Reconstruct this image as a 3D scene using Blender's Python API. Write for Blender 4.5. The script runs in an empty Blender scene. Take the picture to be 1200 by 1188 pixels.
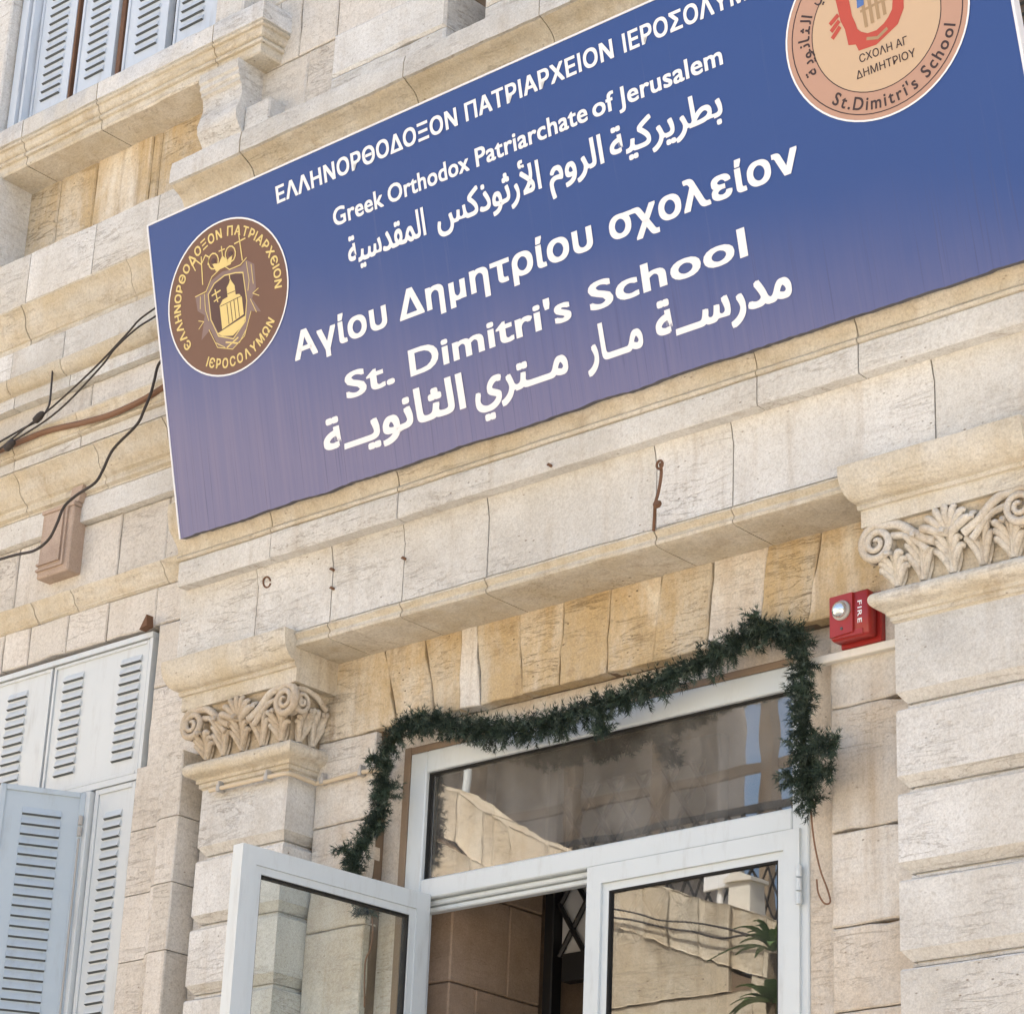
import bpy, bmesh, math, random
from mathutils import Vector, Matrix, noise
random.seed(7)
S = bpy.context.scene
COL = S.collection
# ------------------------------------------------------------------ camera
CAM = Vector((0.0, -6.2, 1.6))
RR = Vector((0.749, 0.661, 0.040)); UU = Vector((0.229, -0.316, 0.921)); FF = Vector((-0.622, 0.681, 0.388))
FF.normalize(); RR = (RR - FF*RR.dot(FF)).normalized(); UU = RR.cross(FF).normalized()
FPX = 3100.0
cd = bpy.data.cameras.new('camera'); cam = bpy.data.objects.new('camera', cd); COL.objects.link(cam)
cd.sensor_width = 36; cd.lens = 36*FPX/1200; cd.clip_start = .05; cd.clip_end = 2000
cam.matrix_world = Matrix(((RR.x, UU.x, -FF.x, CAM.x), (RR.y, UU.y, -FF.y, CAM.y), (RR.z, UU.z, -FF.z, CAM.z), (0, 0, 0, 1)))
S.camera = cam
# ------------------------------------------------------------------ sky, sun, exposure
SUN_EL, SUN_AZ = math.radians(52), math.radians(14)      # sun stands behind the facade: the facade is in open shade
w = bpy.data.worlds.new('World'); S.world = w; w.use_nodes = True
nt = w.node_tree
sky = nt.nodes.new('ShaderNodeTexSky'); sky.sky_type = 'NISHITA'; sky.sun_disc = False
sky.sun_elevation = SUN_EL; sky.sun_rotation = SUN_AZ; sky.dust_density = 4.0; sky.air_density = 1.0; sky.ozone_density = 0.6
bg = nt.nodes['Background']; bg.inputs[1].default_value = 0.13
nt.links.new(sky.outputs[0], bg.inputs[0])
sl = bpy.data.lights.new('sun', 'SUN'); sl.energy = 4.2; sl.angle = math.radians(.5); sl.color = (1, .965, .91)
so = bpy.data.objects.new('sun', sl); COL.objects.link(so)
sd = Vector((math.sin(SUN_AZ)*math.cos(SUN_EL), math.cos(SUN_AZ)*math.cos(SUN_EL), math.sin(SUN_EL)))
so.rotation_euler = sd.to_track_quat('Z', 'Y').to_euler(); so.location = (0, 0, 20)
S.view_settings.view_transform = 'Standard'; S.view_settings.look = 'None'
S.view_settings.exposure = 1.68; S.view_settings.gamma = 1
S.cycles.use_denoising = True
S.cycles.max_bounces = 7; S.cycles.diffuse_bounces = 3; S.cycles.transparent_max_bounces = 12
# ------------------------------------------------------------------ helpers
def ray(px, py): return RR*(px-600) - UU*(py-594) + FF*FPX
def at(px, py, Y):                    # a surveyed point: where the sight line meets the vertical plane at depth Y
    r = ray(px, py); t = (Y-CAM.y)/r.y; return CAM + r*t
def ax(px, py, Y): return at(px, py, Y).x
def az(px, py, Y): return at(px, py, Y).z
def jit(p, s, a, k=0): return noise.noise(Vector((p[0]*s+k, p[1]*s+k*1.7, p[2]*s-k)))*a

def link(name, me, mats, parent=None, loc=None, smooth=None, recenter=True):
    o = bpy.data.objects.new(name, me); COL.objects.link(o)
    for m in (mats if isinstance(mats, (list, tuple)) else [mats]): me.materials.append(m)
    if smooth is not None:
        for p in me.polygons: p.use_smooth = True
        me.set_sharp_from_angle(angle=math.radians(smooth))
    if recenter and len(me.vertices):
        xs = [v.co for v in me.vertices]
        c = Vector(((min(v.x for v in xs)+max(v.x for v in xs))/2, (min(v.y for v in xs)+max(v.y for v in xs))/2, min(v.z for v in xs)))
        me.transform(Matrix.Translation(-c)); o.location = c
    if parent:
        o.parent = parent; o.matrix_parent_inverse = parent_world(parent).inverted()
    return o
WORLD = {}
def parent_world(p):
    m = p.matrix_basis.copy()
    q = p
    while q.parent:
        m = q.parent.matrix_basis @ q.matrix_parent_inverse @ m if False else (parent_world(q.parent) @ q.matrix_parent_inverse @ q.matrix_basis)
        return m
    return m
def tag(o, label=None, cat=None, group=None, kind=None):
    if label: o['label'] = label
    if cat: o['category'] = cat
    if group: o['group'] = group
    if kind: o['kind'] = kind
    return o
def empty(name, loc, label, cat, group=None):
    o = bpy.data.objects.new(name, None); COL.objects.link(o); o.location = loc; o.empty_display_size = .2
    return tag(o, label, cat, group)

class MB:
    def __init__(s): s.bm = bmesh.new()
    def face(s, pts, mi=0):
        try:
            f = s.bm.faces.new([s.bm.verts.new(p) for p in pts]); f.material_index = mi; return f
        except ValueError: return None
    def box(s, x0, x1, y0, y1, z0, z1, mi=0, bev=0.0, M=None):
        n = len(s.bm.verts)
        c = [(x, y, z) for x in (x0, x1) for y in (y0, y1) for z in (z0, z1)]
        if M is not None: c = [M @ Vector(p) for p in c]
        vs = [s.bm.verts.new(p) for p in c]
        fs = []
        for ix in ((0, 1, 3, 2), (4, 6, 7, 5), (0, 4, 5, 1), (2, 3, 7, 6), (0, 2, 6, 4), (1, 5, 7, 3)):
            f = s.bm.faces.new([vs[i] for i in ix]); f.material_index = mi; fs.append(f)
        if bev:
            es = list({e for f in fs for e in f.edges})
            r = bmesh.ops.bevel(s.bm, geom=es, offset=bev, segments=1, affect='EDGES', clamp_overlap=True)
            for f in r['faces']: f.material_index = mi
    def block(s, pts, Y0, Yb, mi=0, bev=.005, jy=.002, jp=.0026):
        """dressed stone: polygon pts (x,z) counter-clockwise seen from the street, front at Y0"""
        y = Y0 + random.uniform(-jy, jy)
        cx = sum(p[0] for p in pts)/len(pts); cz = sum(p[1] for p in pts)/len(pts)
        # subdivide outline so that edges can wander
        out = []
        n = len(pts)
        for i in range(n):
            a, b = pts[i], pts[(i+1) % n]; L = math.hypot(b[0]-a[0], b[1]-a[1]); k = max(1, int(L/.06))
            for j in range(k):
                t = j/k; x = a[0]+(b[0]-a[0])*t; z = a[1]+(b[1]-a[1])*t
                q = (x, z, cx*3+cz)
                out.append((x+noise.noise(Vector((x*14, z*14, cx*9)))*jp*1.6, z+noise.noise(Vector((x*14, z*14, cx*9+40)))*jp*1.6))
        chip = []
        for (x, z) in out:
            c_ = max(0, noise.noise(Vector((x*9+cx*7, z*9, 71)))-.30)*.030 + max(0, noise.noise(Vector((x*31, z*31+cx*7, 17)))-.35)*.012
            L = math.hypot(cx-x, cz-z) or 1; chip.append((x+(cx-x)/L*c_, z+(cz-z)/L*c_))
        out = chip
        def ins(d):
            r = []
            for (x, z) in out:
                dx, dz = cx-x, cz-z; L = math.hypot(dx, dz) or 1
                r.append((x + (d if dx > 0 else -d)*min(1, abs(dx)/(.3*d+1e-6)*.3), z + (d if dz > 0 else -d)*min(1, abs(dz)/(.3*d+1e-6)*.3)))
            return r
        m = len(out)
        A = [s.bm.verts.new((x, Yb, z)) for x, z in out]
        B = [s.bm.verts.new((x, y+bev*.8, z)) for x, z in out]
        Cc = [s.bm.verts.new((x, y, z)) for x, z in ins(bev)]
        for P, Q in ((A, B), (B, Cc)):
            for i in range(m):
                f = s.bm.faces.new((P[i], P[(i+1) % m], Q[(i+1) % m], Q[i])); f.material_index = mi
        f = s.bm.faces.new(Cc); f.material_index = mi
        f = s.bm.faces.new(list(reversed(A))); f.material_index = mi
    def course(s, z0, z1, xs, Y0, Yb, gap=.004, mi=0, bev=.005, lean=0, jy=.002):
        for i in range(len(xs)-1):
            a = xs[i]+gap/2; b = xs[i+1]-gap/2
            l0 = random.uniform(-lean, lean) if 0 < i else 0
            s.block([(a, z0+gap/2), (b, z0+gap/2), (b, z1-gap/2), (a, z1-gap/2)], Y0, Yb, mi, bev, jy)
    def mould(s, prof, Y0, Yb, x0, x1, joints=(), retL=False, retR=False, mi=0, gap=.005, wob=.0018):
        """profile [(out, z)] bottom to top, run along X; returns are mitred"""
        d = Yb-Y0
        P = [(-d, prof[0][1])] + list(prof) + [(-d, prof[-1][1])]
        cuts = [x0] + sorted(j for j in joints if x0+.03 < j < x1-.03) + [x1]
        for k in range(len(cuts)-1):
            a = cuts[k] + (gap/2 if k else 0); b = cuts[k+1] - (gap/2 if k < len(cuts)-2 else 0)
            rl = float(retL) if k == 0 else 0.0; rr = retR and k == len(cuts)-2
            n = max(2, int((b-a)/.045)+1)
            st = []
            if rl:
                st.append([(a-o*rl, Yb, z) for o, z in P]); st.append([(a-o*rl, Y0-o, z) for o, z in P])
            else: st.append([(a, Y0-o, z) for o, z in P])
            om = max(o for o, z in P)
            for i in range(1, n):
                x = a+(b-a)*i/n
                if rl and x < a+d+.02: continue
                if rr and x > b-d-.02: continue
                st.append([(x, Y0-o, z) for o, z in P])
            if rr:
                st.append([(b+o, Y0-o, z) for o, z in P]); st.append([(b+o, Yb, z) for o, z in P])
            else: st.append([(b, Y0-o, z) for o, z in P])
            off = random.uniform(-.0012, .0012)
            rows = []
            for r in st:
                row = []
                for j, (x, y, z) in enumerate(r):
                    if y < Yb-1e-5:
                        q = (x, y, z); y2 = y + jit(q, 7, wob, 3) + jit(q, 26, wob*.7, 5) + off; z2 = z + jit(q, 7, wob, 9) + jit(q, 26, wob*.6, 2) + off*.6
                        row.append(s.bm.verts.new((x, y2, z2)))
                    else: row.append(s.bm.verts.new((x, y, z)))
                rows.append(row)
            m = len(P)
            for i in range(len(rows)-1):
                for j in range(m):
                    f = s.bm.faces.new((rows[i][j], rows[i+1][j], rows[i+1][(j+1) % m], rows[i][(j+1) % m])); f.material_index = mi(min(P[j][1], P[(j+1) % m][1])) if callable(mi) else mi
            f = s.bm.faces.new(list(reversed(rows[0])))
            f = s.bm.faces.new(rows[-1])
    def tube(s, pts, rad, n=8, mi=0, cap=True):
        pts = [Vector(p) for p in pts]; rows = []
        up = None
        for i, p in enumerate(pts):
            t = (pts[min(i+1, len(pts)-1)] - pts[max(i-1, 0)]).normalized()
            if up is None:
                up = t.orthogonal().normalized()
            else:
                up = (up - t*up.dot(t)); up = up.normalized() if up.length > 1e-6 else t.orthogonal().normalized()
            sd_ = t.cross(up); r = rad[i] if isinstance(rad, (list, tuple)) else rad
            rows.append([s.bm.verts.new(p + (up*math.cos(a)+sd_*math.sin(a))*r) for a in (2*math.pi*k/n for k in range(n))])
        for i in range(len(rows)-1):
            for k in range(n):
                f = s.bm.faces.new((rows[i][k], rows[i][(k+1) % n], rows[i+1][(k+1) % n], rows[i+1][k])); f.material_index = mi
        if cap:
            f = s.bm.faces.new(list(reversed(rows[0]))); f.material_index = mi
            f = s.bm.faces.new(rows[-1]); f.material_index = mi
    def lathe(s, c, axis, prof, n=24, mi=0):
        axis = Vector(axis).normalized(); u = axis.orthogonal().normalized(); v = axis.cross(u); c = Vector(c)
        rows = [[s.bm.verts.new(c + axis*h + (u*math.cos(a)+v*math.sin(a))*r) for a in (2*math.pi*k/n for k in range(n))] for r, h in prof]
        for i in range(len(rows)-1):
            for k in range(n):
                f = s.bm.faces.new((rows[i][k], rows[i][(k+1) % n], rows[i+1][(k+1) % n], rows[i+1][k])); f.material_index = mi
        s.bm.faces.new(list(reversed(rows[0]))).material_index = mi; s.bm.faces.new(rows[-1]).material_index = mi
    def prism(s, poly, y0, y1, mi=0, M=None):
        """polygon in (x,z) pushed from y0 to y1"""
        a = [Vector((x, y0, z)) for x, z in poly]; b = [Vector((x, y1, z)) for x, z in poly]
        if M is not None: a = [M @ p for p in a]; b = [M @ p for p in b]
        A = [s.bm.verts.new(p) for p in a]; B = [s.bm.verts.new(p) for p in b]; n = len(A)
        s.bm.faces.new(A).material_index = mi; s.bm.faces.new(list(reversed(B))).material_index = mi
        for i in range(n): s.bm.faces.new((A[i], B[i], B[(i+1) % n], A[(i+1) % n])).material_index = mi
    def add_mesh(s, me, M, mi=0):
        n = len(s.bm.faces); t = me.copy(); t.transform(M); s.bm.from_mesh(t); bpy.data.meshes.remove(t)
        s.bm.faces.ensure_lookup_table()
        for f in s.bm.faces[n:]: f.material_index = mi
    def build(s, name, mats, parent=None, smooth=35, recenter=True, fix=True):
        if fix: bmesh.ops.recalc_face_normals(s.bm, faces=s.bm.faces[:])
        me = bpy.data.meshes.new(name); s.bm.to_mesh(me); s.bm.free()
        return link(name, me, mats, parent, smooth=smooth, recenter=recenter)

def arc(cx, cz, r, a0, a1, n=7, rz=None):
    rz = rz or r
    return [(cx+r*math.cos(math.radians(a0+(a1-a0)*i/n)), cz+rz*math.sin(math.radians(a0+(a1-a0)*i/n))) for i in range(n+1)]
def cyma(o0, z0, o1, z1, n=10, amt=.18):
    out = []
    for i in range(n+1):
        t = i/n; q = t + amt*math.sin(2*math.pi*t)
        out.append((o0+(o1-o0)*q, z0+(z1-z0)*t))
    return out
def catmull(pts, n=8):
    P = [Vector(p) for p in pts]; P = [P[0]*2-P[1]] + P + [P[-1]*2-P[-2]]; out = []
    for i in range(1, len(P)-2):
        for k in range(n):
            t = k/n; a, b, c, d = P[i-1:i+3]
            out.append(.5*((2*b) + (c-a)*t + (2*a-5*b+4*c-d)*t*t + (3*b-a-3*c+d)*t**3))
    out.append(P[-2]); return out
# ------------------------------------------------------------------ materials
class N:
    def __init__(s, name):
        s.m = bpy.data.materials.new(name); s.m.use_nodes = True; s.t = s.m.node_tree
        s.b = s.t.nodes['Principled BSDF']; s.out = s.t.nodes['Material Output']
    def n(s, typ, **kw):
        x = s.t.nodes.new(typ)
        for k, v in kw.items():
            if k.startswith('i_'): x.inputs[int(k[2:])].default_value = v
            else: setattr(x, k, v)
        return x
    def l(s, a, b): s.t.links.new(a, b)
    def mix(s, fac, a, b, mode='MIX'):
        x = s.t.nodes.new('ShaderNodeMix'); x.data_type = 'RGBA'; x.blend_type = mode
        for i, v in ((0, fac), (6, a), (7, b)):
            if hasattr(v, 'links'): s.l(v, x.inputs[i])
            else: x.inputs[i].default_value = v if i == 0 else (*v, 1) if len(v) == 3 else v
        return x.outputs[2]
    def math(s, op, a, b=0.0, clamp=False):
        x = s.t.nodes.new('ShaderNodeMath'); x.operation = op; x.use_clamp = clamp
        for i, v in ((0, a), (1, b)):
            if hasattr(v, 'links'): s.l(v, x.inputs[i])
            else: x.inputs[i].default_value = v
        return x.outputs[0]
    def ramp(s, fac, stops):
        x = s.t.nodes.new('ShaderNodeMapRange'); x.clamp = True
        s.l(fac, x.inputs[0]); x.inputs[1].default_value = stops[0]; x.inputs[2].default_value = stops[1]
        x.inputs[3].default_value = stops[2]; x.inputs[4].default_value = stops[3]
        x.interpolation_type = 'SMOOTHSTEP'
        return x.outputs[0]
    def noise(s, vec, scale, detail=4, rough=.55, dist=0):
        x = s.t.nodes.new('ShaderNodeTexNoise'); x.inputs['Scale'].default_value = scale; x.inputs['Detail'].default_value = detail
        x.inputs['Roughness'].default_value = rough; x.inputs['Distortion'].default_value = dist
        if vec is not None: s.l(vec, x.inputs['Vector'])
        return x.outputs[0]
    def vmap(s, vec, sc):
        x = s.t.nodes.new('ShaderNodeMapping'); x.inputs['Scale'].default_value = sc; s.l(vec, x.inputs['Vector']); return x.outputs[0]

def stone(name, c1, c2, ochre=0.0, ochre_col=(.50, .33, .14), vein=.35, pit=.5, bump=.35, rnd=.10, streak=.25, grime=.15, pscale=24):
    k = N(name)
    pos = k.n('ShaderNodeNewGeometry'); isl = pos.outputs['Random Per Island']
    off = k.n('ShaderNodeVectorMath', operation='SCALE'); off.inputs[0].default_value = (31, 17, 23); k.l(isl, off.inputs['Scale'])
    v = k.n('ShaderNodeVectorMath', operation='ADD'); k.l(pos.outputs['Position'], v.inputs[0]); k.l(off.outputs[0], v.inputs[1]); V = v.outputs[0]
    big = k.noise(pos.outputs['Position'], 1.7, 5, .6)
    med = k.noise(V, 6, 6, .65)
    col = k.mix(k.ramp(k.math('ADD', k.math('MULTIPLY', big, .5), k.math('MULTIPLY', med, .5)), (.36, .62, 0, 1)), c1, c2)
    # each stone its own tone
    col = k.mix(1.0, col, k.mix(isl, (1-rnd, 1-rnd*1.15, 1-rnd*1.4), (1+rnd*.45, 1+rnd*.45, 1+rnd*.5)), 'MULTIPLY')
    # bedding veins
    vn = k.noise(k.vmap(V, (1.2, 1.2, 9)), 2.6, 6, .62, .9)
    vm = k.ramp(k.math('ABSOLUTE', k.math('SUBTRACT', vn, .5)), (0.0, .016, 1, 0))
    vmask = k.ramp(k.noise(V, 1.9, 3), (.38, .74, 0, 1))
    vm = k.math('MULTIPLY', vm, vmask)
    col = k.mix(k.math('MULTIPLY', vm, vein), col, (.26, .19, .13))
    # run-off streaks
    sn = k.noise(k.vmap(pos.outputs['Position'], (9, 9, .55)), 1.6, 5, .6)
    sm = k.math('MULTIPLY', k.ramp(sn, (.53, .74, 0, 1)), streak)
    col = k.mix(sm, col, (.33, .24, .15))
    if ochre:
        on = k.noise(pos.outputs['Position'], 2.3, 6, .68, .6)
        o2 = k.noise(k.vmap(pos.outputs['Position'], (7, 7, 1.1)), 1.2, 5, .6)
        om = k.ramp(k.math('ADD', k.math('MULTIPLY', on, .55), k.math('MULTIPLY', o2, .45)), (.40, .60, 0, 1))
        col = k.mix(k.math('MULTIPLY', om, ochre), col, ochre_col)
        o3 = k.ramp(k.noise(pos.outputs['Position'], 9, 5, .7), (.56, .72, 0, 1))
        col = k.mix(k.math('MULTIPLY', o3, ochre*.5), col, (ochre_col[0]*.55, ochre_col[1]*.5, ochre_col[2]*.5))
    # grime specks and pits
    fine = k.noise(V, 70, 4, .7)
    col = k.mix(k.math('MULTIPLY', k.ramp(fine, (.45, .75, 0, 1)), grime), col, (.25, .19, .13))
    vo = k.n('ShaderNodeTexVoronoi'); vo.inputs['Scale'].default_value = pscale; k.l(k.vmap(V, (1, 1, 2.2)), vo.inputs['Vector'])
    pm = k.math('MULTIPLY', k.ramp(vo.outputs['Distance'], (.05, .16, 1, 0)), k.ramp(k.noise(V, 4.2, 3), (.50, .66, 0, 1)))
    col = k.mix(k.math('MULTIPLY', pm, pit), col, (.20, .14, .09))
    gr = k.noise(V, 150, 3, .75)
    col = k.mix(1.0, col, k.mix(k.ramp(gr, (.32, .68, 0, 1)), (.87, .87, .87), (1.07, 1.07, 1.07)), 'MULTIPLY')
    k.l(col, k.b.inputs['Base Color']); k.b.inputs['Roughness'].default_value = .88
    k.b.inputs['Specular IOR Level'].default_value = .25
    h = k.math('ADD', k.math('MULTIPLY', k.noise(V, 26, 6, .68), .7), k.math('MULTIPLY', med, .6))
    h = k.math('SUBTRACT', h, k.math('MULTIPLY', pm, .5)); h = k.math('SUBTRACT', h, k.math('MULTIPLY', vm, .35))
    bp = k.n('ShaderNodeBump'); bp.inputs['Strength'].default_value = bump; bp.inputs['Distance'].default_value = .012
    k.l(h, bp.inputs['Height']); k.l(bp.outputs[0], k.b.inputs['Normal'])
    return k.m

def plain(name, col, rough=.5, spec=.5, var=.06, scale=30, bump=0, dirt=0, dirtcol=(.2, .17, .13), metal=0, sheen=None):
    k = N(name); tc = k.n('ShaderNodeNewGeometry').outputs['Position']
    n1 = k.noise(tc, scale, 5, .6); n2 = k.noise(tc, scale*.12, 4, .6)
    c = k.mix(k.math('ADD', k.math('MULTIPLY', n1, .4), k.math('MULTIPLY', n2, .6)), tuple(x*(1-var) for x in col), tuple(min(1, x*(1+var)) for x in col))
    if dirt:
        d = k.ramp(k.noise(k.vmap(tc, (6, 6, 1.2)), 3, 6, .7), (.5, .75, 0, 1))
        c = k.mix(k.math('MULTIPLY', d, dirt), c, dirtcol)
    k.l(c, k.b.inputs['Base Color']); k.b.inputs['Roughness'].default_value = rough; k.b.inputs['Specular IOR Level'].default_value = spec
    k.b.inputs['Metallic'].default_value = metal
    if bump:
        bp = k.n('ShaderNodeBump'); bp.inputs['Strength'].default_value = bump; bp.inputs['Distance'].default_value = .004
        k.l(n1, bp.inputs['Height']); k.l(bp.outputs[0], k.b.inputs['Normal'])
    return k.m

M_FACE = stone('limestone_dressed', (.61, .59, .545), (.73, .72, .685), ochre=.09, ochre_col=(.50, .40, .26), vein=.6, pit=.8, bump=.55, streak=.24, rnd=.09, grime=.30)
M_WARM = stone('limestone_warm', (.62, .56, .47), (.69, .64, .57), ochre=.16, ochre_col=(.56, .42, .24), vein=.5, pit=.6, bump=.4, rnd=.13, streak=.3)
M_PINK = stone('limestone_pinkish', (.63, .58, .505), (.71, .67, .605), vein=.6, pit=.8, bump=.55, rnd=.10, streak=.28, grime=.34)
M_MOULD = stone('limestone_moulding', (.60, .545, .44), (.69, .645, .555), ochre=.36, ochre_col=(.50, .39, .22), vein=.4, pit=.7, bump=.6, rnd=.07, streak=.42, grime=.34)
M_OCHRE = stone('limestone_ochre_stained', (.68, .60, .47), (.74, .69, .59), ochre=.85, ochre_col=(.52, .375, .19), vein=.6, pit=.9, bump=.8, rnd=.20, streak=.75, grime=.35)
M_JAMB = stone('limestone_jamb', (.65, .60, .53), (.73, .70, .64), ochre=.36, ochre_col=(.52, .38, .22), vein=.5, pit=.7, bump=.5, rnd=.07, streak=.38, grime=.28)
M_BELL = stone('capital_bell_stained', (.58, .50, .38), (.66, .59, .47), ochre=.6, ochre_col=(.42, .30, .17), vein=.1, pit=.6, bump=.6, rnd=.02, streak=.5, grime=.4)
M_BROWN = stone('stone_brown_console', (.40, .30, .235), (.50, .39, .31), vein=.3, pit=.4, bump=.3, rnd=.05)
M_CARVE = stone('limestone_carved', (.62, .56, .47), (.71, .665, .58), ochre=.55, ochre_col=(.42, .30, .17), vein=.1, pit=.6, bump=.6, rnd=.02, streak=.35, grime=.35)
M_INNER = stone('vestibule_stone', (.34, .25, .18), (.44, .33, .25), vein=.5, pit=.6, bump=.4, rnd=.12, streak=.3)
M_TERRACE = stone('terrace_stone', (.66, .565, .42), (.74, .66, .52), ochre=.35, ochre_col=(.50, .36, .20), vein=.6, pit=1.0, bump=1.0, rnd=.08, streak=.4, grime=.45, pscale=11)
M_MORTAR = plain('joint_mortar', (.20, .145, .10), .95, .1, .3, 40)
M_SHUTU = plain('shutter_paint_pale_blue', (.58, .63, .68), .42, .4, .06, 25, .06, .24)
M_SHUT = plain('shutter_paint_grey', (.60, .635, .64), .42, .4, .06, 25, .06, .22)
M_SHUT_SKY = plain('shutter_grey_sky_tint', (.46, .53, .58), .42, .4, .06, 25, .06, .20)  # open leaf only: skylight's blue put into the shutters' grey paint
M_SLOT = plain('shutter_slot_dark', (.09, .10, .105), .8, .2)
M_RUST = plain('rusty_iron', (.16, .085, .05), .85, .3, .4, 60, .3)
M_ALU = plain('white_aluminium', (.60, .65, .665), .30, .5, .05, 12, .02, .20)
M_RUBBER = plain('black_gasket', (.02, .02, .02), .7, .2)
M_IRON = plain('black_iron', (.015, .015, .016), .5, .4)
M_FROST = plain('frosted_pane', (.50, .50, .50), .5, .3, .15, 8)
M_CABLE = plain('black_cable_rubber', (.050, .042, .038), .65, .3)
M_CONDUIT = plain('brown_conduit', (.20, .105, .06), .6, .3, .25, 20)
M_CONDUIT2 = plain('old_brown_filler', (.27, .20, .14), .9, .2, .3, 30, .4, .3)
M_PIPE = plain('cream_conduit', (.60, .50, .36), .6, .3, .1, 20, .1, .2)
M_TRUNK = plain('white_trunking', (.74, .70, .62), .5, .4, .04, 20, .05, .2)
M_RED = plain('red_plastic', (.33, .026, .022), .33, .5, .06, 20, 0, .08, (.2, .05, .04))
M_WHITE = plain('white_print', (.82, .82, .82), .5, .4, .02)
M_LENS = None
M_DARK = plain('dark_void', (.03, .025, .02), .9, .1)
M_GREYPL = plain('clip_plastic_grey', (.42, .40, .37), .5, .4)

def glass(name, fac, tint, dust_haze=.03):
    k = N(name); t = k.t; t.nodes.remove(k.b)
    tr = k.n('ShaderNodeBsdfTransparent'); tr.inputs[0].default_value = (*tint, 1)
    gl = k.n('ShaderNodeBsdfGlossy'); gl.inputs[0].default_value = (.96, .96, .95, 1); gl.inputs['Roughness'].default_value = .006
    fr = k.n('ShaderNodeLayerWeight'); fr.inputs[0].default_value = .5
    f = k.math('ADD', k.math('MULTIPLY', k.math('POWER', fr.outputs[1], 5.0), .9), fac, True)
    mx = k.n('ShaderNodeMixShader'); k.l(f, mx.inputs[0]); k.l(tr.outputs[0], mx.inputs[1]); k.l(gl.outputs[0], mx.inputs[2])
    tc_ = k.n('ShaderNodeNewGeometry').outputs['Position']
    df = k.n('ShaderNodeBsdfDiffuse'); df.inputs[0].default_value = (.62, .60, .56, 1)
    dn = k.math('MULTIPLY', k.math('ADD', .35, k.ramp(k.noise(k.vmap(tc_, (3, 3, 1.6)), 2.2, 5, .65), (.32, .72, 0, 1.3))), dust_haze)
    m2 = k.n('ShaderNodeMixShader'); k.l(dn, m2.inputs[0]); k.l(mx.outputs[0], m2.inputs[1]); k.l(df.outputs[0], m2.inputs[2])
    bw = k.n('ShaderNodeBump'); bw.inputs['Strength'].default_value = .025; bw.inputs['Distance'].default_value = .02
    k.l(k.noise(tc_, 2.2, 2), bw.inputs['Height']); k.l(bw.outputs[0], gl.inputs['Normal'])
    k.l(m2.outputs[0], k.out.inputs[0]); return k.m
M_GLASS = glass('door_glass', .15, (.45, .46, .45))
M_GLASS2 = glass('transom_glass', .17, (.62, .61, .58), .11)  # stronger grey film: the pane's pale haze is mixed into the glass
M_GLASS3 = glass('open_leaf_glass', .02, (.90, .93, .92), .04)
k = N('strobe_lens'); k.b.inputs['Base Color'].default_value = (.75, .78, .76, 1); k.b.inputs['Roughness'].default_value = .12
k.b.inputs['Metallic'].default_value = .75; M_LENS = k.m

# ------------------------------------------------------------------ setting
g = MB(); g.box(-90, 70, -90, 70, -.6, 0)
M_GROUND = stone('street_paving', (.44, .40, .35), (.52, .48, .43), vein=.2, pit=.4, bump=.3, rnd=0)
tag(g.build('ground', M_GROUND, smooth=None), kind='structure')

# ================================================================== THE BUILDING
B = empty('stone_building', (-6, .3, 0), 'cream limestone school building with pilastered doorway, carved mouldings and shuttered windows', 'building')
XL, XR = -12.5, -.6          # ends of the facade
RY = .135                    # recessed wall of the doorway bay
OPL, OPR, OPT = -6.392, -4.436, 4.492     # opening in it
PL0, PL1, PR0, PR1 = -7.143, -6.687, -4.107, -3.650
WY = .12
# --- core walls behind the dressed stones (mortar coloured, seen in the joints)
c = MB()
c.box(XL, OPL, .165, .55, 0, 11); c.box(OPR, XR, .165, .55, 0, 11); c.box(OPL, OPR, .165, .55, OPT+.012, 11)
c.box(OPL, OPR, .165, .55, 0, 1.75)
c.box(XL, XR, 9.2, 9.5, 0, 11); c.box(XL, XL+.3, .55, 9.2, 0, 11); c.box(XR-.3, XR, .55, 9.2, 0, 11)
c.box(XL, XR, .55, 9.2, 10.6, 10.9)  # unseen back, side walls and roof, added to block the sun
c.build('core_wall', M_MORTAR, B, smooth=None)
# --- recessed wall with the flat arch of stained voussoirs
vj = [((450, 773), (466, 842)), ((497, 765), (510, 832)), ((541, 752), (538, 828)), ((557, 750), (563, 826)), ((608, 735), (612, 812)), ((661, 718), (655, 800)),
      ((715, 705), (710, 790)), ((775, 690), (765, 776)), ((836, 672), (828, 760)), ((900, 655), (890, 745)), ((963, 634), (947, 728))]
tops = [PL1] + [ax(*t, RY) for t, b in vj] + [PR0]; bots = [PL1] + [ax(*b, RY) for t, b in vj] + [PR0]
v = MB()
for i in range(len(tops)-1):
    v.block([(bots[i]+.0015, OPT+.008), (bots[i+1]-.0015, OPT+.008), (tops[i+1]-.0015, 4.80), (tops[i]+.0015, 4.80)], RY, .19, 0 if i not in (3, 9) else 1, .004, .003, .005)
v.build('lintel_voussoirs', [M_OCHRE, M_JAMB], B)
v = MB()
zs = [1.6, 2.0, 2.5, 3.02, 3.33, 3.80, 4.18, OPT+.006]
for i in range(len(zs)-1):
    v.course(zs[i], zs[i+1], [PL1, OPL], RY, .19)
v.build('jamb_stones', M_JAMB, B)
v = MB()
zr = [1.6, 2.1, 2.6, 3.02, 3.27, 3.52, 3.81, 4.20, OPT+.006]
for i in range(len(zr)-1):
    v.course(zr[i], zr[i+1], [OPR, PR0], RY, .19)
v.build('jamb_stones', M_JAMB, B)
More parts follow.
